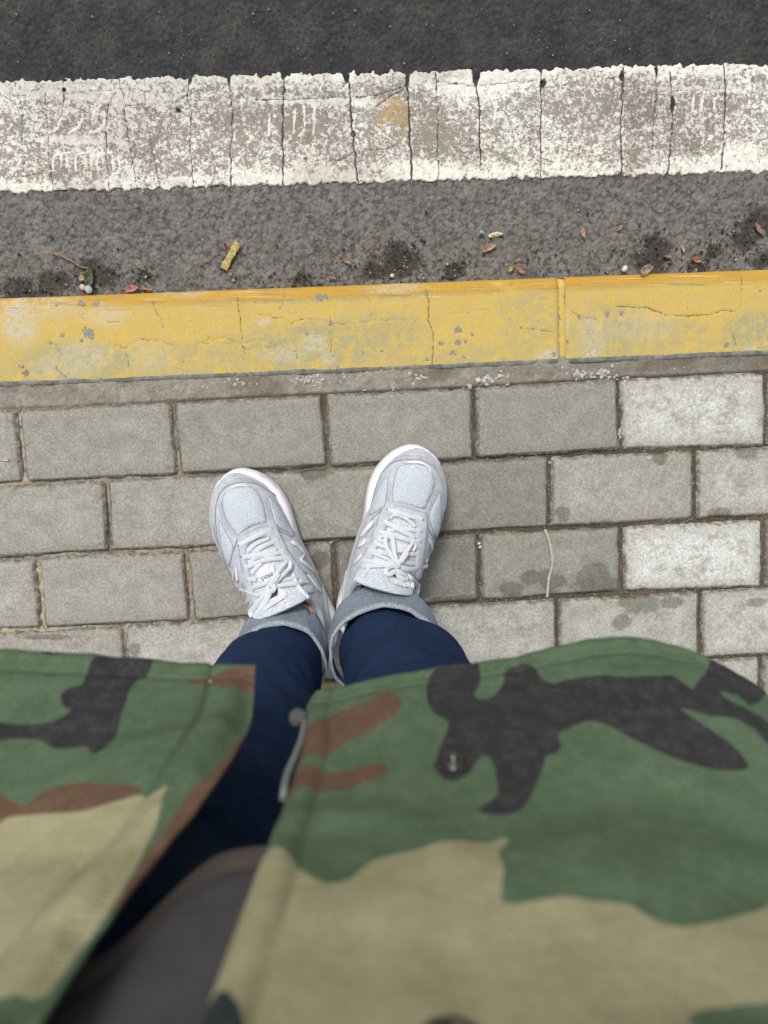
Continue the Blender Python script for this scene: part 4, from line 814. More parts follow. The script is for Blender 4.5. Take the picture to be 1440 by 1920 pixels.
cfgL = dict(px=LZ, tongue_w=1,
 vamp=[(248, 380), (275, 330), (330, 295), (400, 278), (480, 272), (540, 290), (590, 345), (625, 420), (650, 500), (660, 570), (655, 622), (600, 628), (540, 645), (480, 675), (430, 710), (398, 740), (350, 700), (300, 620), (262, 540), (243, 450)],
 med=[(688, 375), (720, 395), (765, 440), (810, 500), (850, 560), (890, 630), (915, 690), (925, 745), (880, 715), (830, 690), (775, 650), (745, 610), (720, 530), (700, 450)],
 lat=[(216, 595), (245, 650), (280, 720), (320, 790), (345, 850), (340, 910), (325, 970), (308, 1030), (285, 1010), (255, 930), (232, 850), (218, 760), (210, 670)],
 cres=[(275, 330), (300, 295), (350, 262), (410, 246), (470, 250), (505, 272), (450, 268), (390, 274), (320, 300)],
 eye=[(400, 745), (450, 705), (520, 665), (600, 635), (680, 625), (745, 632), (775, 665), (800, 730), (840, 820), (885, 910), (940, 990), (1000, 1070), (1060, 1160), (1100, 1240), (1120, 1290), (1060, 1300), (1000, 1240), (960, 1150), (900, 1070), (850, 990), (800, 920), (750, 850), (710, 790), (670, 762), (600, 775), (530, 810), (485, 850), (475, 930), (490, 1020), (510, 1110), (530, 1220), (560, 1330), (590, 1430), (535, 1440), (490, 1330), (460, 1220), (440, 1120), (420, 1000), (400, 900), (390, 820)],
 bump=[(200, 185), (250, 140), (320, 100), (400, 82), (440, 90), (390, 115), (310, 140), (240, 180)],
 logo=[[(900, 800), (925, 798), (985, 840), (1035, 910), (1022, 918), (970, 862), (920, 830)], [(1035, 912), (1020, 925), (995, 950), (985, 975), (1000, 985), (1030, 940)], [(990, 980), (1020, 990), (1080, 1040), (1120, 1090), (1130, 1115), (1070, 1060), (1010, 1010)],
       [(375, 1040), (392, 1100), (400, 1170), (385, 1190), (372, 1120)], [(358, 1100), (372, 1190), (384, 1250), (370, 1240), (352, 1160)], [(1050, 1120), (1100, 1150), (1150, 1220), (1190, 1290), (1160, 1270), (1100, 1190)]],
 seams=[[(310, 1040), (260, 950), (220, 860), (190, 740), (178, 620), (180, 480), (200, 380), (250, 300), (330, 250), (430, 228), (520, 235), (600, 262), (680, 310), (760, 370), (830, 470), (880, 560), (925, 650), (945, 740)], [(945, 740), (980, 860), (1040, 960), (1100, 1060), (1160, 1170), (1220, 1280), (1270, 1420)], [(160, 640), (200, 820), (250, 950), (310, 1090)], [(400, 745), (370, 830), (345, 900)], [(790, 690), (850, 730), (920, 760)], [(1020, 1090), (1080, 1130), (1140, 1230), (1170, 1330)], [(430, 1190), (450, 1260), (470, 1340)]],
 stitch=[([(200, 330), (260, 260), (340, 215), (430, 195), (520, 210), (600, 240), (670, 285)], .0008), ([(210, 345), (265, 275), (345, 228), (430, 208), (515, 222), (590, 250)], .0008), ([(690, 420), (710, 520), (740, 620)], .0008), ([(665, 430), (685, 520), (705, 600)], .0008),
         ([(440, 735), (520, 690), (600, 660), (690, 650)], .0034), ([(450, 748), (530, 705), (600, 676), (680, 666)], .0034), ([(760, 680), (800, 770), (850, 870), (900, 950), (960, 1040)], .0034), ([(235, 420), (245, 520), (290, 630), (340, 710), (380, 760)], .0008), ([(215, 440), (230, 540), (275, 650), (320, 720)], .0008), ([(410, 870), (430, 990), (450, 1100)], .0034), ([(290, 310), (350, 278), (420, 262), (480, 264)], .0022)],
 badge=[(588, 1140), (578, 1090), (630, 1035), (700, 1015), (738, 1040), (742, 1110), (700, 1170), (610, 1190)], label=[(735, 1258), (835, 1262), (858, 1318), (810, 1362), (700, 1432), (640, 1462), (620, 1430), (680, 1380)], square=[(715, 1300), (770, 1262), (772, 1310), (740, 1335), (700, 1350)],
 txt=[(725, 1105), (615, 1165)],
 holes=[(720, 685), (400, 836), (787, 790), (845, 880), (905, 972), (430, 945), (455, 1050), (478, 1160)],
 laces=[([(488, 898, 0), (540, 840, 0), (610, 800, 0), (695, 770, 0)], .0048), ([(590, 880, 0), (640, 845, .001), (710, 815, .001), (785, 790, 0)], .0058), ([(404, 836, 0), (480, 795, .001), (560, 752, .0015), (640, 718, .001), (718, 686, 0)], .0062), ([(432, 952, 0), (520, 945, .001), (610, 930, .001), (700, 905, .001), (765, 880, 0)], .0062),
        ([(515, 1002, 0), (560, 960, 0), (640, 940, 0), (740, 925, .001), (842, 885, 0)], .0052), ([(457, 1058, 0), (540, 1022, .001), (630, 985, .001), (740, 965, .001), (820, 965, .001), (900, 975, 0)], .0060), ([(522, 1112, 0), (560, 1060, 0), (620, 1010, 0)], .0050), ([(478, 1165, 0), (520, 1163, .0), (568, 1168, 0)], .0056), ([(490, 1275, 0), (560, 1240, .001), (640, 1210, .001), (700, 1180, .001)], .0056),
        ([(965, 1060, 0), (920, 1065, .0), (870, 1080, .0)], .0058), ([(1045, 1155, 0), (960, 1155, .001), (870, 1165, .001), (780, 1190, .002)], .0056), ([(1080, 1212, 0), (1000, 1205, .001), (900, 1210, .002), (800, 1225, .003), (730, 1245, .004)], .0058), ([(920, 1100, 0), (945, 1180, .0), (1000, 1270, .0), (1070, 1350, 0)], .0046),
        ([(690, 1240, .006), (730, 1160, .008), (790, 1070, .009), (850, 1000, .009), (890, 995, .009), (890, 1050, .0085), (840, 1105, .008), (770, 1180, .007), (720, 1240, .006)], .0048), ([(700, 1235, .008), (740, 1170, .010), (785, 1105, .010)], .0074), ([(660, 1235, .006), (690, 1275, .008), (730, 1270, .008), (735, 1235, .007), (690, 1225, .007)], .0060),
        ([(402, 1256, .004), (460, 1280, .004), (530, 1305, .004), (600, 1320, .004), (665, 1275, .006)], .0034), ([(690, 1265, .006), (640, 1330, .006), (570, 1410, .005), (515, 1480, .003), (530, 1520, .002)], .0066), ([(700, 1285, .006), (660, 1370, .005), (600, 1460, .003), (555, 1540, .001)], .0068), ([(470, 1390, 0), (520, 1360, .001), (600, 1330, .001)], .0050), ([(500, 1450, 0), (540, 1400, .001), (590, 1360, .001)], .0050), ([(540, 1580, -.001), (545, 1520, 0), (600, 1450, .001)], .0048)])
shR, SR = build_shoe(cfgR, (769, 833), 15., 1, 'pale grey suede and mesh trainer on the right')
shL, SL = build_shoe(cfgL, (450, 878), -22., -1, 'pale grey suede and mesh trainer on the left, its tongue reading 990v5')

# ---- legs of flesh, one continuous body
M_skin = NT('skin'); _n = M_skin.noise(90, 4, .6); _n2 = M_skin.noise(700, 3)
M_skin.b.inputs['Subsurface Weight'].default_value = .12; M_skin.b.inputs['Subsurface Radius'].default_value = (.01, .004, .002); M_skin.b.inputs['Subsurface Scale'].default_value = .5
M_skin = M_skin.done(M_skin.mix(M_skin.rng(_n, .35, .7), (.58, .29, .18), (.66, .36, .24)), M_skin.bump(_n2, .0003, .5), .5)
aR = shR.W(np.array(-.005), np.array(.068), .088); aL = shL.W(np.array(-.005), np.array(.068), .088)
bV = [(-.02, -.29, .86), (-.02, -.285, .97), (-.02, -.28, 1.12), (-.02, -.28, 1.22)]; bR_ = [(.125, .088), (.11, .085), (.13, .09), (.13, .085)]; bE = [(0, 1), (1, 2), (2, 3)]
def legchain(a, sh, hx, kx):
    i0 = len(bV); foot = [sh.W(np.array(.010), np.array(.125), .062), sh.W(np.array(.012), np.array(.20), .045)]
    pts = [(hx, -.285, .80), (hx * .7 + kx * .3, -.28, .62), (kx, -.275, .43), (kx * .9 + a[0] * .1, -.292, .30), (a[0] * .5 + kx * .5, a[1] * .5 - .148, .130), tuple(a), tuple(foot[0]), tuple(foot[1])]
    rr = [(.085, .085), (.060, .062), (.042, .045), (.036, .038), (.025, .025), (.033, .032), (.023, .020), (.018, .013)]
    bV.extend(pts); bR_.extend(rr); bE.append((0, i0)); bE.extend((i0 + k, i0 + k + 1) for k in range(7))
legchain(aR, shR, .056, .058); legchain(aL, shL, -.095, -.094)
bm_ = bpy.data.meshes.new('body'); bp = Vector(person.location); bm_.from_pydata([Vector(v) - bp for v in bV], bE, [])
body = bpy.data.objects.new('body', bm_); COL.objects.link(body); body.parent = person; bm_.materials.append(M_skin)
sk = body.modifiers.new('skin', 'SKIN'); sk.use_smooth_shade = True; body.modifiers.new('sub', 'SUBSURF').levels = 2; body.modifiers['sub'].render_levels = 2
for i, r in enumerate(bR_): bm_.skin_vertices[0].data[i].radius = r
bm_.skin_vertices[0].data[0].use_root = True
# ---- socks
M_sock = fabric('navy_sock', (.045, .065, .15), (.03, .04, .10), 1400, .0005)
for a, sh in ((aR, shR), (aL, shL)):
    cs = [sh.W(np.array(.010), np.array(.150), .060), sh.W(np.array(.009), np.array(.115), .072), sh.W(np.array(.008), np.array(.080), .082), sh.W(np.array(.007), np.array(.060), .098)]
    V, F = tube(np.array(cs), [.024, .029, .0315, .0345], 20, 1.); obj('sock', V, F, M_sock, person)

# ---- jeans
t = NT('dark_denim'); m = t.N('Mapping'); t.t.links.new(t.co(), m.inputs[0]); m.inputs['Rotation'].default_value = (.3, .5, .6); m.inputs['Scale'].default_value = (1, 1, .35)
f = t.noise(1100, 3, .6, m.outputs[0]); f2 = t.noise(2200, 2, .6); f3 = t.noise(20, 3, .5); f4 = t.noise(420, 4, .7)
col = t.mix(t.rng(f3, .3, .7), (.0085, .0200, .054), (.0115, .0270, .072)); col = t.mix(t.rng(f, .56, .74), col, (.050, .080, .150)); col = t.mix(t.math('MULTIPLY', t.rng(f4, .62, .75), .5), col, (.02, .036, .075))
t.b.inputs['Specular IOR Level'].default_value = .05
ws = t.N('TexWave', bands_direction='DIAGONAL'); ws.inputs['Scale'].default_value = 330; ws.inputs['Distortion'].default_value = 1.5; t.t.links.new(t.co(), ws.inputs[0]); f6 = t.noise(38, 5, .65)
col = t.mix(t.math('MULTIPLY', t.rng(f6, .5, .72), t.rng(f4, .35, .7)), col, (.024, .045, .098)); col = t.mix(t.math('MULTIPLY', ws.outputs['Fac'], .30), col, (.034, .058, .115))
M_denim = t.done(col, t.bump(f, .0005, .7, t.bump(f2, .0003, .5)), .9)
t = NT('denim_reverse'); m = t.N('Mapping'); t.t.links.new(t.co(), m.inputs[0]); m.inputs['Rotation'].default_value = (.2, .6, .8); m.inputs['Scale'].default_value = (1, 1, .3)
f = t.noise(1000, 4, .75, m.outputs[0]); f4 = t.noise(60, 3); hemA = t.rgb(t.attr('hem').outputs['Color'])
col = t.mix(t.rng(f, .32, .66), (.075, .105, .16), (.36, .41, .46)); col = t.mix(t.math('MULTIPLY', f4, .35), col, (.16, .21, .27))
col = t.mix(t.math('MULTIPLY', hemA[0], t.rng(f, .4, .6)), col, (.52, .58, .62)); col = t.mix(hemA[1], col, (.07, .10, .15))
M_cuff = t.done(col, t.bump(f, .0012, 1., t.bump(f4, .002, .4)), .95)
jeans = empty('jeans', (-.02, -.29, .12), person)
def ringtube(sts, n=72, amp=.003, seed=0, fold=None):
    V = []; sts = np.array(sts); zz = np.linspace(sts[0, 2], sts[-1, 2], int(abs(sts[-1, 2] - sts[0, 2]) / .004) + 2)
    def I(c): return np.interp(zz, sts[:, 2], sts[:, c])
    k = np.ones(9) / 9
    sm_ = lambda a: np.convolve(np.pad(a, 4, 'edge'), k, 'valid')
    cx, cy, rx_, ry_ = [sm_(I(c)) for c in (0, 1, 3, 4)]
    th = np.linspace(0, 2 * math.pi, n, endpoint=False); ZZ, TH = np.meshgrid(zz, th, indexing='ij')
    X = np.cos(TH); Y = np.sin(TH); nz = fbm(X * 2.2 + 9 + seed, ZZ * 22 + Y * 1.5, 5 + seed, 4) - .5; n2 = np.abs(fbm(X * 1.6 + Y * 2 + 3, ZZ * 45 + X * 3.0 * (1 if seed % 2 else -1) + seed, 15 + seed, 3) - .5)
    rr = 1 + (nz * amp * 2.4 - n2 * amp * 1.7) / .06
    P = np.stack([cx[:, None] + X * rx_[:, None] * rr, cy[:, None] + Y * ry_[:, None] * rr, ZZ], -1)
    return P.reshape(-1, 3), gridF(n, len(zz), True)[:, ::-1], P
def legmesh(sts, seed):
    V, F, P = ringtube(sts, 84, .0032, seed)
    nz, n = P.shape[:2]; Pt = P.transpose(1, 0, 2).reshape(-1, 3); return Pt, gridF(n, nz, True)
# (cx, cy, z, rx, ry)
Lst = [(-.090, -.296, .125, .047, .052), (-.090, -.296, .160, .050, .0455), (-.099, -.294, .20, .059, .055), (-.096, -.290, .32, .060, .064), (-.085, -.285, .45, .064, .070), (-.092, -.284, .60, .076, .085), (-.096, -.282, .78, .088, .097), (-.090, -.28, .86, .09, .10)]
Rst = [(.036, -.283, .125, .054, .055), (.036, -.283, .165, .057, .050), (.053, -.281, .20, .068, .058), (.060, -.281, .32, .067, .064), (.050, -.282, .45, .067, .070), (.054, -.283, .60, .078, .085), (.056, -.282, .78, .088, .097), (.052, -.28, .86, .09, .10)]
for st_, sd_ in ((Lst, 1), (Rst, 4)):
    V, F = legmesh(st_, sd_); obj('trouser_leg', V, F, M_denim, jeans)
V, F = legmesh([(-.02, -.28, .76, .155, .098), (-.02, -.28, .86, .17, .108), (-.02, -.28, 1.0, .16, .102)], 7); obj('waist', V, F, M_denim, jeans)
def cuff(c, r0, r1, zb, zt, tiltx, tilty, seed):
    n = 110; th = np.linspace(0, 2 * math.pi, n, endpoint=False); prof_ = [(0, -.0015, -.004), (0, -.0004, -.0065), (.0, .001, -.004), (.04, .0016, 0), (.10, .0012, 0), (.2, .0006, 0), (.35, .0, 0), (.5, -.0002, 0), (.65, .0, 0), (.8, .0004, 0), (.90, .0012, 0), (.97, .0018, 0), (1., .0010, .0010), (1.0, -.0016, .001), (.96, -.0028, 0)]
    V = []; H = []
    for k, (f_, dr, dz) in enumerate(prof_):
        z = zb + (zt - zb) * f_; rx_ = r0[0] + (r1[0] - r0[0]) * f_; ry_ = r0[1] + (r1[1] - r0[1]) * f_
        wob = 1 + .030 * (fbm(np.cos(th) * 1.5 + seed, np.sin(th) * 1.5 + f_ * .5, 3 + seed, 3) - .5) * 2
        w2 = .0025 * (fbm(np.cos(th) * 3 + 5 + seed, np.sin(th) * 3 + f_, 8, 3) - .5) * 2
        X = c[0] + np.cos(th) * (rx_ * wob + dr + w2); Y = c[1] + np.sin(th) * (ry_ * wob + dr + w2)
        V.append(np.stack([X, Y, z + dz + tiltx * (X - c[0]) + tilty * (Y - c[1])], -1)); hm = 1. if .88 < f_ <= 1 else 0.; H.append(np.tile([hm, 1. if k >= len(prof_) - 1 else 0, 0], (n, 1)))
    F = [(i * n + k, i * n + (k + 1) % n, (i + 1) * n + (k + 1) % n, (i + 1) * n + k) for i in range(len(prof_) - 1) for k in range(n)]
    return obj('cuff', np.vstack(V), np.array(F), M_cuff, jeans, attrs={'hem': np.vstack(H)})
cuL = cuff((-.090, -.296), (.056, .064), (.0545, .0495), .116, .164, -.08, -.10, 2)
cuR = cuff((.036, -.283), (.068, .072), (.0650, .0575), .116, .164, .05, -.08, 7)

# ================================================================== JACKET
HEMR = [(580, 1310), (640, 1296), (700, 1281), (760, 1269), (830, 1258), (890, 1250), (960, 1240), (1040, 1220), (1090, 1207), (1150, 1200), (1200, 1203), (1260, 1214), (1310, 1231), (1360, 1256), (1400, 1280), (1440, 1314)]
HEML = [(0, 1222), (80, 1226), (160, 1231), (240, 1239), (320, 1247), (400, 1251), (480, 1256)]
ZH = .60
hr = np.array([at(a, b, ZH) for a, b in HEMR]); hl = np.array([at(a, b, ZH) for a, b in HEML])
hr = np.vstack([hr, [[.262, -.205, ZH], [.275, -.25, ZH]]]); hl = np.vstack([[[-.275, -.22, ZH], [-.262, -.175, ZH], [-.235, -.142, ZH]], hl])
def belly(x, z): return -.150 + .006 * sst(.7, .86, z) - .030 * sst(.86, 1.25, z) - .115 * np.clip(np.abs(x + .005) / .27, 0, 1) ** 3.2
def Yj(x, z, side):
    x = np.asarray(x, float); z = np.asarray(z, float)
    H = hr if side > 0 else hl; yh = np.interp(x, H[:, 0], H[:, 1]); wv = sst(.585, .80, z)
    y = yh * (1 - wv) + (belly(x, z) - (.016 * sst(-.04, -.14, x) if side < 0 else 0)) * wv
    cr = 1 - np.abs(2 * fbm(x * 5 + z * 9 + side, z * 6 - x * 7, 181, 3) - 1)
    y = y + (.0022 * sst(.70, 1., cr) + .013 * (fbm(x * 7 + 4 + side * 3, z * 7 + 1, 81, 3) - .5) + .005 * (fbm(x * 26 + side, z * 16, 83, 3) - .5)) * sst(.60, .66, z)
    return y
def hit(px, py, f, lo=.03, hi=1.2):
    d = ray(px, py); ts = np.linspace(lo, hi, 500); P = np.array([0, 0, 1.]) + ts[:, None] * d; g = P[:, 1] - f(P[:, 0], P[:, 2])
    i = np.where((g[:-1] > 0) & (g[1:] <= 0))[0]
    if not len(i): return None
    i = i[0]; k = g[i] / (g[i] - g[i + 1]); return P[i] + (P[i + 1] - P[i]) * k
def xz(P, side): return np.array([h_[[0, 2]] for h_ in (hit(a, b, lambda x, z: Yj(x, z, side)) for a, b in P) if h_ is not None])
z2 = lambda P, ox, oy, s_: [(ox + a / s_, oy + b / s_) for a, b in P]
ER = xz([(572, 1340), (566, 1400), (545, 1465), (520, 1530), (492, 1600), (470, 1660), (440, 1740), (410, 1820), (380, 1900), (360, 1960), (330, 2040)], 1)
EL = xz([(a - 20 * max(0, min(1, (b - 1480) / 180)), b) for a, b in [(477, 1296), (472, 1336), (455, 1376), (435, 1411), (400, 1461), (370, 1506), (335, 1551), (305, 1596), (280, 1631), (255, 1666), (225, 1711), (200, 1741), (175, 1781), (150, 1816), (125, 1856), (100, 1896), (85, 1921), (40, 1990), (-20, 2080)]], -1)
def edge_fn(E, x0, fin):
    E = np.vstack([[x0, ZH], E[np.argsort(E[:, 1])]]); E = np.vstack([E, [fin, 1.30]]); return lambda z: np.interp(z, E[:, 1], E[:, 0])
eR = edge_fn(ER, hr[0, 0], -.035); eL = edge_fn(EL, hl[-1, 0], -.075)
# camo print, as polygons on the cloth
CL = dict(black=[z2([(370, 85), (560, 92), (555, 140), (520, 165), (490, 200), (470, 250), (450, 320), (435, 380), (400, 420), (352, 446), (330, 415), (270, 420), (210, 422), (165, 395), (120, 385), (60, 385), (-60, 400), (-60, 325), (60, 330), (130, 330), (200, 320), (255, 290), (265, 275), (240, 262), (232, 215), (270, 190), (310, 180), (330, 130)], 0, 1200, 2), z2([(150, 52), (255, 66), (215, 80), (165, 76)], 0, 1200, 2)],
          brown=[z2([(690, 168), (780, 150), (880, 128), (975, 135), (965, 190), (880, 210), (840, 205), (810, 182), (740, 182)], 0, 1200, 2), z2([(-80, 570), (0, 590), (50, 620), (100, 638), (150, 595), (230, 562), (330, 550), (450, 555), (540, 572), (500, 605), (430, 625), (340, 652), (250, 664), (120, 672), (40, 680), (-80, 740)], 0, 1200, 2),
                 z2([(900, 350), (1010, 360), (980, 470), (880, 610), (800, 710), (720, 810), (640, 910), (540, 1010), (450, 1020), (418, 985), (436, 940), (490, 872), (555, 785), (622, 692), (690, 595), (770, 505), (840, 420)], 0, 1200, 2)],
          tan=[z2([(-80, 720), (40, 676), (120, 668), (250, 660), (340, 648), (430, 620), (500, 602), (560, 598), (640, 580), (625, 625), (580, 715), (530, 800), (478, 880), (425, 958), (355, 1055), (280, 1160), (198, 1270), (135, 1340), (60, 1380), (-80, 1390)], 0, 1200, 2)])
CRr = dict(brown=[z2([(505, 740), (560, 705), (620, 670), (680, 640), (800, 600), (900, 550), (965, 540), (1000, 580), (995, 622), (930, 682), (830, 740), (720, 790), (650, 850), (600, 860), (480, 850)], 370, 1100, 2.618), z2([(440, 900), (560, 912), (650, 935), (740, 922), (830, 897), (905, 890), (942, 915), (920, 950), (830, 980), (760, 1015), (680, 1028), (560, 1020), (420, 1010)], 370, 1100, 2.618)],
           black=[z2([(165, 290), (160, 230), (180, 185), (240, 160), (345, 138), (362, 210), (340, 250), (350, 275), (400, 275), (440, 235), (456, 200), (450, 172), (500, 152), (560, 148), (580, 180), (600, 205), (640, 220), (680, 205), (800, 187), (930, 192), (1080, 187), (1200, 177), (1290, 150), (1360, 185), (1420, 240), (1500, 300), (1500, 440), (1380, 385), (1300, 345), (1200, 335), (1105, 308), (1150, 345), (1230, 400), (1310, 460), (1358, 525), (1330, 540), (1220, 540), (1130, 515), (1030, 475), (930, 425), (860, 385), (790, 360), (740, 365), (690, 390), (650, 410), (665, 460), (640, 485), (610, 490), (590, 550), (550, 640), (520, 690), (470, 715), (400, 715), (350, 700), (400, 665), (425, 640), (420, 580), (410, 520), (385, 490), (350, 510), (320, 560), (250, 590), (200, 550), (205, 480), (240, 395), (240, 360), (190, 330)], 720, 1180, 2)],
           wedge=[z2([(1255, 245), (1320, 262), (1400, 280), (1500, 310), (1500, 375), (1400, 335), (1330, 300), (1270, 268)], 720, 1180, 2)],
           tan=[[(430, 1760), (470, 1660), (496, 1592), (520, 1605), (548, 1628), (580, 1654), (610, 1668), (640, 1668), (668, 1655), (690, 1632), (720, 1619)] + z2([(130, 850), (290, 816), (400, 826), (455, 804), (466, 828), (425, 860), (448, 920), (436, 1000), (442, 1050), (500, 1055), (640, 1027), (800, 1045), (920, 1060), (990, 1100), (1060, 1130), (1130, 1140), (1250, 1120), (1380, 1085), (1560, 1040), (1560, 1400), (1440, 1428), (1330, 1440), (1200, 1462), (1130, 1500), (1100, 1620), (-700, 1620)], 720, 1180, 2)],
           dark=[[(372, 1868), (400, 1862), (425, 1870), (448, 1935), (440, 1990), (330, 1990)]])
t = NT('camouflage_cloth'); C = t.attr('c'); Dd = t.rgb(C.outputs['Color']); E2 = t.rgb(t.attr('d').outputs['Color'])
n = t.noise(900, 3, .7); n2 = t.noise(120, 4, .6); n3 = t.noise(28, 3, .6); wx = t.N('TexWave', bands_direction='DIAGONAL'); wx.inputs['Scale'].default_value = 420; wx.inputs['Distortion'].default_value = 2; t.t.links.new(t.co(), wx.inputs[0])
wob = t.math('ADD', t.math('MULTIPLY', t.math('SUBTRACT', n2, .5), .10), t.math('MULTIPLY', t.math('SUBTRACT', n3, .5), .06))
def msk(ch): return t.rng(t.math('ADD', ch, wob), .48, .52)
col = t.mix(t.rng(n3, .3, .7), (.082, .134, .072), (.098, .154, .086))
col = t.mix(msk(Dd[0]), col, t.mix(n3, (.32, .30, .17), (.40, .37, .215)))
col = t.mix(msk(Dd[1]), col, (.135, .078, .048))
col = t.mix(msk(Dd[2]), col, (.030, .031, .033))
col = t.mix(msk(E2[0]), col, (.085, .15, .085)); col = t.mix(msk(E2[1]), col, (.022, .034, .030))
col = t.mix(1., col, t.mix(t.rng(n, .3, .7), (.86, .86, .86), (1.14, 1.14, 1.14)), 'MULTIPLY'); col = t.mix(1., col, t.mix(t.rng(n2, .3, .7), (.95, .95, .95), (1.06, 1.06, 1.06)), 'MULTIPLY')
fade = t.math('MULTIPLY', t.rng(t.math('ADD', n, t.math('MULTIPLY', n2, .5)), .72, .95), .10); col = t.mix(fade, col, (.42, .44, .38))
col = t.mix(t.math('MULTIPLY', E2[2], t.rng(n2, .3, .6)), col, t.mix(.5, col, (.035, .045, .03)))
M_camo = t.done(col, t.bump(wx.outputs['Fac'], .0004, .7, t.bump(n2, .0012, .4, t.bump(n3, .005, .4))), .95)
def cattr(x, z, D, side):
    def f(k, s_): 
        v = np.full(x.shape, 0.)
        for P in D.get(k, []):
            Q = xz(P, side) if len(P) else []
            if len(Q) > 2: v = np.maximum(v, np.clip(.5 + sdist(x, z, smooth(Q, 3)) / .012, 0, 1))
        rn = np.clip(.5 + (fbm(x * 9 + s_ * 7, z * 13 + s_ * 3, 60 + s_, 2) - .60) * 6, 0, 1)
        rest = np.clip((np.abs(x) - .24) / .03, 0, 1) + np.clip((z - .87) / .03, 0, 1)
        return np.maximum(v, rn * np.clip(rest, 0, 1)) if s_ else v
    return np.stack([f('tan', 1), f('brown', 2), f('black', 3)], -1), np.stack([f('wedge', 0), f('dark', 0), x * 0], -1)
jacket = empty('jacket', (0, -.16, ZH), person); jacket['label'] = 'open woodland camouflage jacket hanging over the jeans'
def grooves(x, z, lines, wd=.0016):
    g = np.zeros(x.shape)
    for Q in lines: g = np.maximum(g, np.exp(-(dpoly(x, z, Q) / wd) ** 2))
    return g
def front(side, nx, nz, D):
    zs = np.concatenate([np.array([0, .0006, .0014, .0024, .0036]) + ZH, np.linspace(ZH + .006, .92, nz), np.arange(.94, 1.31, .02)])
    uu = np.concatenate([np.array([0, .0006, .0016, .003, .0045]), np.linspace(.0065, 1, nx)])
    Zs, Uu = np.meshgrid(zs, uu, indexing='ij'); e = (eR if side > 0 else eL)(Zs); lim = .262 * side; x = e + (lim - e) * Uu
    de = np.abs(x - e); dh = Zs - ZH
    y = Yj(x, Zs, side)
    if side > 0:
        y = y - .006 * sst(.006, 0, de) + .0016 * np.exp(-((de - .006) / .005) ** 2)
        seam = [np.stack([eR(np.linspace(ZH, 1.25, 60)) + .0125, np.linspace(ZH, 1.25, 60)], 1), np.array([[-.02, ZH + .019], [.26, ZH + .019]])]
    else:                                                  # front edge rolls: a pale ridge, then the facing turned under
        rg = .0125
        y = y + .0035 * np.exp(-((de - rg) / .0050) ** 2) * sst(ZH, ZH + .05, Zs) - .0045 * sst(rg - .002, 0, de) * sst(ZH, ZH + .06, Zs)
        seam = [np.stack([eL(np.linspace(ZH, 1.25, 60)) - .024, np.linspace(ZH, 1.25, 60)], 1), np.array([[-.26, ZH + .019], [-.05, ZH + .019]])]
    g = grooves(x, Zs, seam); y = y - .0018 * g + .0020 * np.exp(-((dh - .006) / .0045) ** 2) + .0016 * (vn(x * 260, Zs * 60, 5) - .5) * np.exp(-((dh - .012) / .006) ** 2)
    y = y + .0014 * (fbm(x * 90, Zs * 40, 18, 3) - .5) * np.exp(-(dh / .02)) * 1.5
    z = Zs - .0 * x; V = np.stack([x, y, z], -1)
    A, B = cattr(x, Zs, D, side); B[..., 2] = g
    # round the hem and the edge a little
    F = gridF(len(zs), len(uu)); F = F if side < 0 else F[:, ::-1]
    o = obj('front_panel', V.reshape(-1, 3), F, M_camo, jacket, attrs={'c': A.reshape(-1, 3), 'd': B.reshape(-1, 3)})
    md = o.modifiers.new('cloth', 'SOLIDIFY'); md.thickness = .0022; md.offset = -1; return o, seam
fr, seamR = front(1, 150, 150, CRr); fl, seamL = front(-1, 120, 150, CL)
o_ = fr; o_['label'] = 'front panel with black snap and large green and black patches'; fl['label'] = 'front panel with rolled edge and tan lower half'
# back and sides, closing the jacket round the body
zs = np.concatenate([np.linspace(ZH, .9, 40), np.arange(.92, 1.31, .02)]); th = np.linspace(0, 1, 70); Zs, Th = np.meshgrid(zs, th, indexing='ij')
yl = Yj(np.full(zs.shape, -.262), zs, -1); yr = Yj(np.full(zs.shape, .262), zs, 1); an = np.pi * (1 - Th)
yb = -.46 + .01 * np.sin(Zs * 9); X = .262 * np.sign(-np.cos(an)) * np.abs(np.cos(an)) ** .5; X = -.262 + .524 * (.5 - .5 * np.sign(np.cos(an)) * np.abs(np.cos(an)) ** .55)
yy = (yl[:, None] * (1 - Th) + yr[:, None] * Th); Y = yy + (yb - yy) * np.abs(np.sin(an)) ** .6 + .008 * (fbm(Th * 20, Zs * 9, 7, 3) - .5) * np.sin(an)
A, B = cattr(X * 1.6 + 5, Zs * 1.4 + 2, {}, 0)
back = obj('back_panel', np.stack([X, Y, Zs], -1).reshape(-1, 3), gridF(len(zs), 70)[:, ::-1], M_camo, jacket, attrs={'c': A.reshape(-1, 3), 'd': B.reshape(-1, 3)})
md = back.modifiers.new('cloth', 'SOLIDIFY'); md.thickness = .0022; md.offset = 1
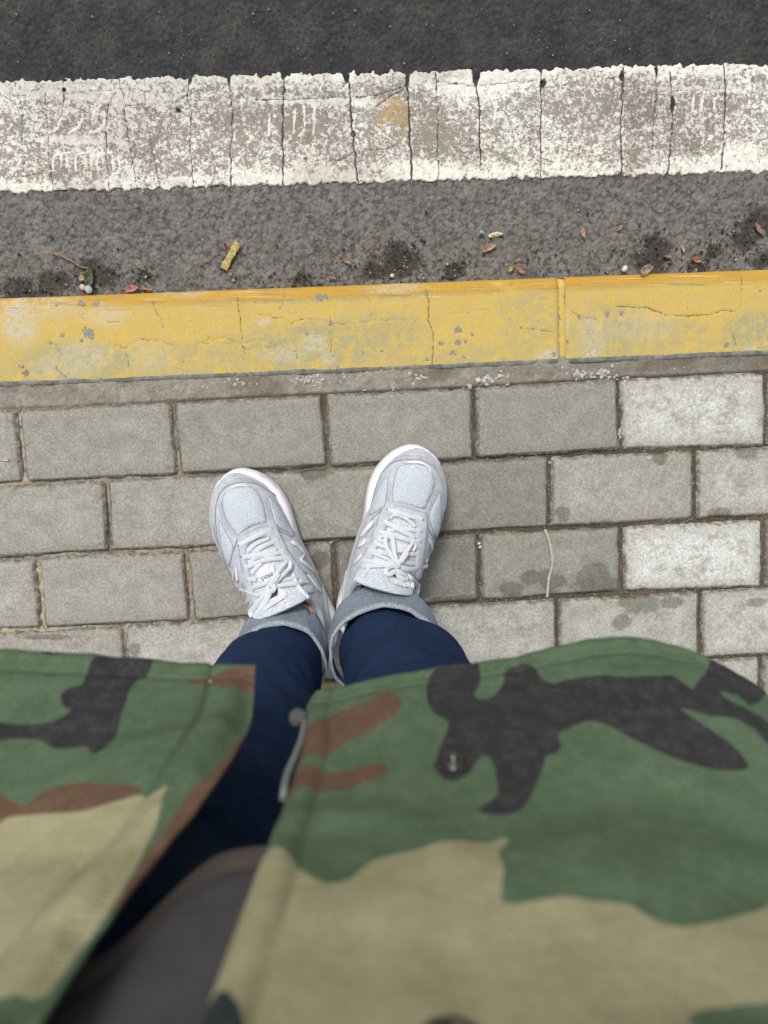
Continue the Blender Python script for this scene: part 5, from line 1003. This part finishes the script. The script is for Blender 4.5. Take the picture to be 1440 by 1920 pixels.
# white hem stitches and seam stitches
st = Acc()
def stitches(line, side, step=.0034, ln=.0022, frm=0, to=9, lift_=.0016):
    L = np.r_[0, np.cumsum(np.hypot(*np.diff(line, axis=0).T))]
    for d0 in np.arange(max(frm, 0), min(to, L[-1] - ln), step):
        P = []
        for q in (0, ln):
            x = np.interp(d0 + q, L, line[:, 0]); z = np.interp(d0 + q, L, line[:, 1]); P.append([x, float(Yj(np.array(x), np.array(z), side)) + lift_ - .0006, z])
        V2, F2 = tube(P, .00042, 4, up=[0, 1, .2]); st.add(V2, F2)
stitches(np.stack([np.linspace(.0, .19, 50), np.full(50, ZH + .0205)], 1), 1); stitches(seamR[0][:40], 1, lift_=-.0002)
stitches(np.stack([np.linspace(-.20, -.06, 50), np.full(50, ZH + .0205)], 1), -1); 
s_o = obj('stitching', *st.out(), simple('pale_thread', (.50, .54, .46), .9), jacket, smoothf=False); s_o['kind'] = 'stuff'
# snaps
M_snap = simple('black_enamel', (.014, .014, .015), .24, .1, 300, .0001, .5); M_brass = simple('worn_brass', (.055, .048, .040), .35, .2, 400, .0001, .5, .3)
def snap(px, py, R):
    p = hit(px, py, lambda x, z: Yj(x, z, 1)); e = .004
    dx = np.array([e, float(Yj(np.array(p[0] + e), np.array(p[2]), 1) - p[1]), 0]); dz = np.array([0, float(Yj(np.array(p[0]), np.array(p[2] + e), 1) - p[1]), e]); nn = np.cross(dz, dx); nn = nn / np.linalg.norm(nn); nn = nn * (1 if nn[1] > 0 else -1)
    a = np.cross(nn, [0, 0, 1.]); a /= np.linalg.norm(a); b = np.cross(a, nn); s0 = empty('snap_button', p, None)
    def lathe(nm, pr, mat, n=36):
        V = []; 
        for r, h_ in pr:
            for k in range(n): q = 2 * math.pi * k / n; V.append(p + a * r * math.cos(q) + b * r * math.sin(q) + nn * h_)
        F = [(i * n + k, i * n + (k + 1) % n, (i + 1) * n + (k + 1) % n, (i + 1) * n + k) for i in range(len(pr) - 1) for k in range(n)]
        return V, F
    bpy.data.objects.remove(s0)
    V, F = lathe('', [(R, -.001), (R * 1.02, .0008), (R * .97, .0019), (R * .84, .0025), (R * .70, .0021), (R * .62, .0017), (R * .56, .0024), (R * .48, .0040), (R * .38, .0043), (R * .30, .0036), (R * .24, .0012), (R * .12, .0008), (.00001, .0008)], None)
    o = obj('snap_button', V, F, M_snap, jacket); V, F = lathe('', [(R * .50, .0036), (R * .47, .0046), (R * .41, .0048), (R * .35, .0043), (R * .33, .0030)], None); 
    o2 = obj('snap_ring', V, F, M_brass, jacket)
snap(851, 1441, .0088); snap(852, 1978, .0088)
# drawcord with its knotted end
M_cord = fabric('grey_cord', (.12, .12, .12), (.06, .06, .06), 1500, .0005); M_cord2 = fabric('pale_cord', (.19, .21, .19), (.12, .13, .12), 1500, .0005)
def cz(P, dy):
    out = []
    for px, py, o2 in P:
        h_ = hit(px, py, lambda x, z: Yj(x, z, 1) + dy + o2); out.append(h_)
    return np.array(out)
V, F = tube(smooth(cz([(572, 1352, 0), (566, 1385, 0), (553, 1420, 0), (540, 1450, 0), (533, 1480, 0), (531, 1500, -.004)], -.002), 8, False), .0017, 10, up=[0, 1, 0]); obj('drawcord', V, F, M_cord2, jacket)
V, F = tube(smooth(cz([(586, 1355, 0), (578, 1400, 0), (566, 1440, 0), (552, 1475, 0), (540, 1500, -.003)], -.006), 8, False), .0022, 10, up=[0, 1, 0]); obj('drawcord', V, F, M_cord, jacket)
kc = cz([(560, 1345, 0)], -.0005)[0]; th, ph = np.meshgrid(np.linspace(0, 2 * math.pi, 29)[:-1], np.linspace(0, math.pi, 16), indexing='ij')
rr = .0042 * (1 + .16 * np.sin(th * 2 + ph * 5) + .10 * np.sin(ph * 9 + th)); V = np.stack([kc[0] + rr * 1.1 * np.sin(ph) * np.cos(th), kc[1] + rr * .9 * np.sin(ph) * np.sin(th), kc[2] + rr * 1.1 * np.cos(ph)], -1).reshape(-1, 3)
obj('cord_knot', V, gridF(28, 16, True), M_cord, jacket)
# ---- grey top hanging below the open jacket
t = NT('charcoal_jersey'); n = t.noise(700, 3, .6); n2 = t.noise(40, 3); A = t.rgb(t.attr('hem').outputs['Color'])
col = t.mix(t.rng(n2, .3, .7), (.056, .053, .055), (.072, .068, .070)); col = t.mix(A[0], col, (.062, .052, .045)); M_jersey = t.done(col, t.bump(n, .0004, .6, t.bump(n2, .003, .4)), .95)
def Ys(x, z): return -.168 + .0 * z - .12 * np.clip(np.abs(x + .01) / .25, 0, 1) ** 2.5 + .006 * (fbm(x * 14, z * 5, 33, 3) - .5)
SH = [hit(a, b, Ys) for a, b in [(520, 1586), (490, 1588), (440, 1592), (392, 1605), (350, 1635), (312, 1690), (272, 1745), (215, 1790), (140, 1818)]]
SH = np.array([s_[[0, 2]] for s_ in SH]); SH = SH[np.argsort(SH[:, 0])]; SH = np.vstack([[-.25, SH[0, 1] + .012], [SH[0, 0] - .03, SH[0, 1] + .006], SH, [.03, SH[-1, 1] - .004], [.25, SH[-1, 1]]])
xs = np.linspace(-.235, .235, 140); hz = np.convolve(np.pad(np.interp(xs, SH[:, 0], SH[:, 1]), 3, 'edge'), np.ones(7) / 7, 'valid'); vv = np.concatenate([[0, .0007, .0018, .0035, .006, .009, .0105, .012, .0135, .016], np.linspace(.02, .5, 60)])
Xs, Vv = np.meshgrid(xs, vv, indexing='ij'); Zs = hz[:, None] + Vv; Y = Ys(Xs, Zs) + .0030 * np.exp(-((Vv - .005) / .0045) ** 2) - .0012 * np.exp(-((Vv - .0125) / .0015) ** 2) - .003 * sst(.002, 0, Vv)
hem_ = np.stack([sst(.0135, .0115, Vv), Vv * 0, Vv * 0], -1).reshape(-1, 3)
shirt = obj('shirt', np.stack([Xs, Y, Zs], -1).reshape(-1, 3), gridF(140, len(vv))[:, ::-1], M_jersey, person, attrs={'hem': hem_}); shirt['label'] = 'charcoal grey top showing in the jacket opening'
md = shirt.modifiers.new('cloth', 'SOLIDIFY'); md.thickness = .0022; md.offset = -1

# ================================================================== LOOSE THINGS
def leaf(name, px, py, L, Wd, ang, c, label, cat='leaf', z=ZR + .002, curl=.25, cup=.3, group=None, rough=.6, sharp=1.):
    c = tuple(.72 * x + .28 * sum(c) / 3 for x in c); Wd = Wd * .85
    p = at(px, py, z); n, m = 15, 7; a = math.radians(ang); d = np.array([math.cos(a), math.sin(a)]); e_ = np.array([-d[1], d[0]]); V = []
    for i in range(n):
        t_ = i / (n - 1); w_ = Wd / 2 * (math.sin(math.pi * t_ ** .85) ** (.8 * sharp)) * (1 + .08 * math.sin(i * 2.1 + px)); 
        for j in range(m):
            s_ = (j / (m - 1)) * 2 - 1; q = p[:2] + d * (t_ - .5) * L + e_ * (s_ * w_ + .06 * L * math.sin(t_ * 3 + px)); hh = curl * L * (2 * t_ - 1) ** 2 * .45 + cup * abs(s_) ** 1.4 * w_ * 1.5 + .0009 * math.sin(i * 1.1 + j * .9 + px) + .002 * max(0, math.sin(t_ * 5 + px)) * s_
            V.append([q[0], q[1], z + .0008 + hh])
    V = np.array(V); F = gridF(n, m); base = V.mean(0); base[2] = z
    t = NT(name + '_surface'); nn = t.noise(260, 4, .6); n2 = t.noise(900, 2)
    mt = t.done(t.mix(t.rng(nn, .3, .7), tuple(x * .65 for x in c), tuple(min(1, x * 1.2) for x in c)), t.bump(n2, .0003, .6), rough)
    o = thing_mesh(name, V, F, mt, base); md = o.modifiers.new('thickness', 'SOLIDIFY'); md.thickness = .0004
    return tag(o, label, cat, group)
def stick(name, P, r, c, label, cat, z, flat=1., bump_=.002, jag=.0):
    P3 = np.array([at(a, b, z + h_) for a, b, h_ in P]); C = smooth(P3, 5, False); rs = np.random.RandomState(len(label)); rad = r * (1 + jag * rs.uniform(-1, 1, len(C)))
    V, F = tube(C, rad, 8, flat); base = C.mean(0); base[2] = z
    t = NT(name + '_surface'); nn = t.noise(240, 4, .7); mt = t.done(t.mix(t.rng(nn, .35, .65), c[0], c[1]), t.bump(nn, .0008, .7), .75)
    return tag(thing_mesh(name, V, F, mt, base), label, cat)
GY = ZR + .0015
stick('wood_chip', [(446, 455, .003), (438, 470, .003), (428, 488, .002), (420, 505, .0015)], .0052, ((.56, .46, .17), (.30, .22, .09)), 'yellow flat sliver of wood lying on the asphalt near the kerb', 'wood chip', GY, .22, jag=.22)
leaf('leaf', 424, 466, .016, .007, 100, (.16, .07, .05), 'crumpled dark brown leaf scrap beside the yellow sliver')
leaf('seed_husk', 432, 512, .010, .006, 60, (.50, .24, .17), 'pink husk just below the yellow sliver', 'husk')
leaf('leaf', 169, 520, .030, .0155, 78, (.075, .115, .045), 'dark green leaf in the mud by the kerb', curl=.2)
stick('twig', [(95, 474, .001), (115, 480, .002), (135, 490, .003), (152, 500, .003), (168, 503, .003)], .0011, ((.34, .24, .15), (.22, .10, .06)), 'thin curved brown twig touching the green leaf', 'twig', GY, 1, jag=.3)
leaf('leaf', 155, 498, .016, .005, -15, (.20, .08, .05), 'dark red brown shred at the end of the twig')
leaf('petal', 154, 519, .013, .009, 70, (.60, .32, .20), 'small salmon petal left of the green leaf', 'petal')
leaf('leaf', 247, 541, .024, .011, 25, (.48, .17, .09), 'red orange leaf against the kerb edge right of the green leaf', curl=.35)
stick('twig', [(267, 541, .002), (276, 543, .002), (286, 544, .002)], .0016, ((.42, .19, .08), (.35, .14, .06)), 'short rust coloured twig right of the red orange leaf', 'twig', GY)
leaf('leaf', 262, 497, .022, .013, -50, (.24, .19, .12), 'faded tan leaf skeleton pressed into the asphalt', curl=.05, cup=.1)
leaf('leaf', 648, 490, .019, .006, -20, (.40, .20, .10), 'thin orange brown leaf above the middle of the kerb')
leaf('leaf', 626, 520, .016, .005, -5, (.38, .22, .13), 'dull brown curl at the kerb left of the mud')
leaf('leaf', 707, 459, .013, .004, 95, (.34, .15, .08), 'upright rust sliver above the middle mud patch')
leaf('seed_pod', 929, 441, .022, .0085, 4, (.74, .62, .34), 'pale yellow oval pod on the grey asphalt', 'seed pod', cup=-.35, curl=.05, sharp=.7)
leaf('leaf', 917, 466, .023, .0105, 20, (.52, .25, .19), 'pink brown leaf just under the pale yellow pod')
leaf('leaf', 1092, 436, .018, .007, -80, (.50, .22, .16), 'pinkish red standing sliver of leaf right of the pod', curl=.5)
leaf('leaf', 1162, 428, .010, .006, 40, (.62, .32, .18), 'tiny pale orange leaf highest on the grey asphalt')
leaf('leaf', 957, 505, .011, .006, 60, (.56, .38, .12), 'small mustard leaf at the kerb, leftmost of the trio')
leaf('leaf', 977, 507, .017, .007, -35, (.46, .19, .08), 'rust orange leaf at the kerb beside the mustard one')
leaf('leaf', 970, 487, .018, .003, 25, (.42, .34, .12), 'thin olive yellow curl above the rust leaf')
leaf('leaf', 1211, 506, .018, .013, 10, (.42, .24, .18), 'broad pink brown leaf lying on the kerb edge', z=-.001, curl=.4)
leaf('leaf', 1253, 480, .015, .004, 8, (.48, .24, .14), 'salmon sliver right of the dark mud')
leaf('leaf', 1306, 488, .014, .009, -30, (.44, .18, .08), 'burnt orange leaf between kerb and the far right mud')
leaf('leaf', 1280, 466, .010, .004, 100, (.60, .40, .28), 'small cream sliver above the salmon one')
leaf('leaf', 1424, 430, .024, .007, -55, (.36, .20, .12), 'brown leaf at the right border of the asphalt')
leaf('leaf', 1385, 413, .011, .003, 5, (.50, .30, .18), 'thin pale brown needle left of the right border leaf')
leaf('leaf', 1006, 466, .012, .004, 70, (.38, .20, .11), 'brown shred between pod and pinkish sliver')
def stone(px, py, r, c, label, z, seed, flat=.7):
    V, F = pebble(at(px, py, z + r * .4), r, seed, flat); o = thing_mesh('pebble', V, F, simple('pebble_stone', c, .8, .1, 300, .0004), at(px, py, z)); o.modifiers.new('round', 'SUBSURF').levels = 2; o.modifiers['round'].render_levels = 2
    return tag(o, label, 'pebble')
stone(1171, 504, .0072, (.62, .64, .66), 'white rounded pebble at the kerb edge', GY, 3)
stone(904, 436, .0055, (.30, .32, .34), 'blue grey pebble left of the pale yellow pod', GY, 5)
stone(166, 543, .0075, (.42, .46, .48), 'pale blue grey stone under the green leaf', GY, 8); stone(155, 538, .0065, (.50, .49, .46), 'whitish rough stone left of the blue grey one', GY, 11)
stone(735, 517, .0045, (.60, .60, .60), 'small white pebble in the middle mud', GY, 12)
stone(898, 1019, .0034, (.70, .66, .60), 'upper tiny white pebble in the paver joint', -.006, 14); stone(900, 1026, .0032, (.66, .58, .54), 'lower tiny white pebble in the paver joint', -.006, 15)
stone(1031, 868, .0038, (.44, .30, .20), 'tan pebble in the joint right of the trainers', -.006, 17)
stick('dry_stalk', [(1022, 993, .001), (1029, 1012, .0015), (1035, 1040, .0012), (1035, 1062, .0012), (1029, 1085, .001), (1026, 1120, .0008)], .0020, ((.52, .47, .38), (.42, .37, .29)), 'pale dried stalk lying across a damp paver', 'stalk', .0012, .7, jag=.25)
stick('twig', [(1338, 981, .0), (1344, 982, .002), (1351, 985, .001)], .0014, ((.48, .26, .12), (.40, .2, .1)), 'short orange chip in the joint above the whitish paver', 'twig', -.002)
leaf('seed_husk', 1162, 812, .015, .0055, 88, (.66, .52, .32), 'cream husk standing in a paver joint', 'husk', z=-.006)
leaf('seed_husk', 618, 1018, .012, .004, 35, (.55, .44, .28), 'straw coloured husk in the joint between the trainers', 'husk', z=-.005)
leaf('seed_husk', 9, 861, .014, .004, -8, (.60, .50, .32), 'cream husk on the leftmost paver', 'husk', z=.0)
stick('grass_blade', [(1312, 1170, .0), (1318, 1155, .003), (1324, 1145, .004)], .0007, ((.35, .24, .13), (.3, .2, .1)), 'dry brown grass blade in the joint at the far right', 'grass blade', -.004)
leaf('seed_husk', 800, 708, .009, .004, 20, (.66, .50, .32), 'ochre husk among crushed stones on the mortar', 'husk', z=-.003)
leaf('seed_husk', 953, 719, .010, .005, 15, (.62, .42, .20), 'orange husk beside the biggest crushed stones', 'husk', z=-.003)
# crushed light stones on the mortar, loose grit on the road and in the joints
rs = np.random.RandomState(8); g = Acc()
for cx, cy, n_, sx, sy, r0 in [(600, 715, 16, 18, 9, .0036), (570, 712, 10, 12, 5, .003), (645, 710, 8, 8, 6, .003), (690, 702, 4, 8, 4, .003), (790, 708, 14, 15, 10, .0038), (870, 725, 7, 12, 4, .0034), (915, 714, 9, 16, 7, .0048), (945, 706, 7, 10, 7, .0035), (1085, 702, 30, 14, 9, .0032), (1130, 700, 38, 18, 10, .0034), (1170, 708, 8, 10, 5, .003), (440, 717, 14, 20, 6, .0032), (350, 728, 12, 30, 6, .0024), (250, 735, 10, 40, 6, .002), (1040, 690, 8, 14, 4, .0026), (720, 725, 6, 30, 8, .0024), (1240, 690, 8, 60, 8, .002), (475, 720, 12, 30, 5, .0022)]:
    for _ in range(n_):
        p = at(cx + rs.normal(0, sx * .75), cy + rs.normal(0, sy * .55), -.002); r = r0 * rs.uniform(.35, 1.0); V, F = pebble([p[0], p[1], -.004 + r * .35], r, rs.randint(9999), .7); g.add(V, F)
gr = tag(obj('crushed_stone', *g.out(), simple('crushed_stone_grey', (.46, .45, .42), .9, .18, 200, .0008), smoothf=False), 'crushed light grey stone chips scattered on the mortar strip', 'gravel', kind='stuff')
g = Acc(); g2 = Acc()
for _ in range(1500):
    if rs.uniform() < .55: m_ = MUD[rs.randint(len(MUD))]; p = at(m_[0], m_[1], ZR) + np.array([rs.normal(0, m_[2] * .75), rs.normal(0, m_[2] * .55), 0])
    else: u = rs.uniform(-.6, .75); v = K_F + abs(rs.normal(0, .035)); p = np.array([*k_xy(u, v), 0])
    if k_uv(p[0], p[1])[1] < K_F + .002: continue
    r = min(.0030, .0007 + rs.exponential(.0006)); V, F = pebble([p[0], p[1], ZR - .0005 + r * .3], r, rs.randint(9999), .7); (g if rs.uniform() < .93 else g2).add(V, F)
tag(obj('dark_grit', *g.out(), simple('dark_grit_stone', (.060, .054, .047), .9, .3, 300, .0005), smoothf=False), 'dark loose grit and crumbs gathered along the kerb', 'grit', kind='stuff')
for _ in range(260):
    p = np.array([rs.uniform(-.6, .7), rs.uniform(.17, .62), ZR]); su_, sv_ = s_uv(p[0], p[1])
    if k_uv(p[0], p[1])[1] < K_F + .003 or S_BOT - .004 < sv_ < S_TOP + .004: continue
    r = rs.uniform(.0006, .0016); V, F = pebble([p[0], p[1], ZR + .0006], r, rs.randint(9999), .7); g2.add(V, F)
tag(obj('pale_grit', *g2.out(), simple('pale_grit_stone', (.36, .33, .28), .9, .3, 300, .0005), smoothf=False), 'pale sand grains scattered over the asphalt', 'grit', kind='stuff')
g = Acc()
for _ in range(1500):
    r_ = rs.randint(0, 5); x = rs.uniform(-.55, .65)
    if rs.uniform() < .55: u = x; v = float(rowv(r_, np.array(x))) + rs.normal(0, .0013)
    else:
        off = -.4414 + (.1005 if r_ % 2 else 0); u = off + .2011 * rs.randint(0, 6) + rs.normal(0, .0014); v = .0259 - .0997 * (r_ + rs.uniform())
    p = p_xy(u, v); r = rs.uniform(.0006, .0019); V, F = pebble([p[0], p[1], -.0065 + r * .4], r, rs.randint(9999), .8); g.add(V, F)
tag(obj('joint_grit', *g.out(), simple('joint_grit_stone', (.24, .19, .13), .95, .35, 120, .0005), smoothf=False), 'brown sand crumbs lying in the paver joints', 'grit', kind='stuff')
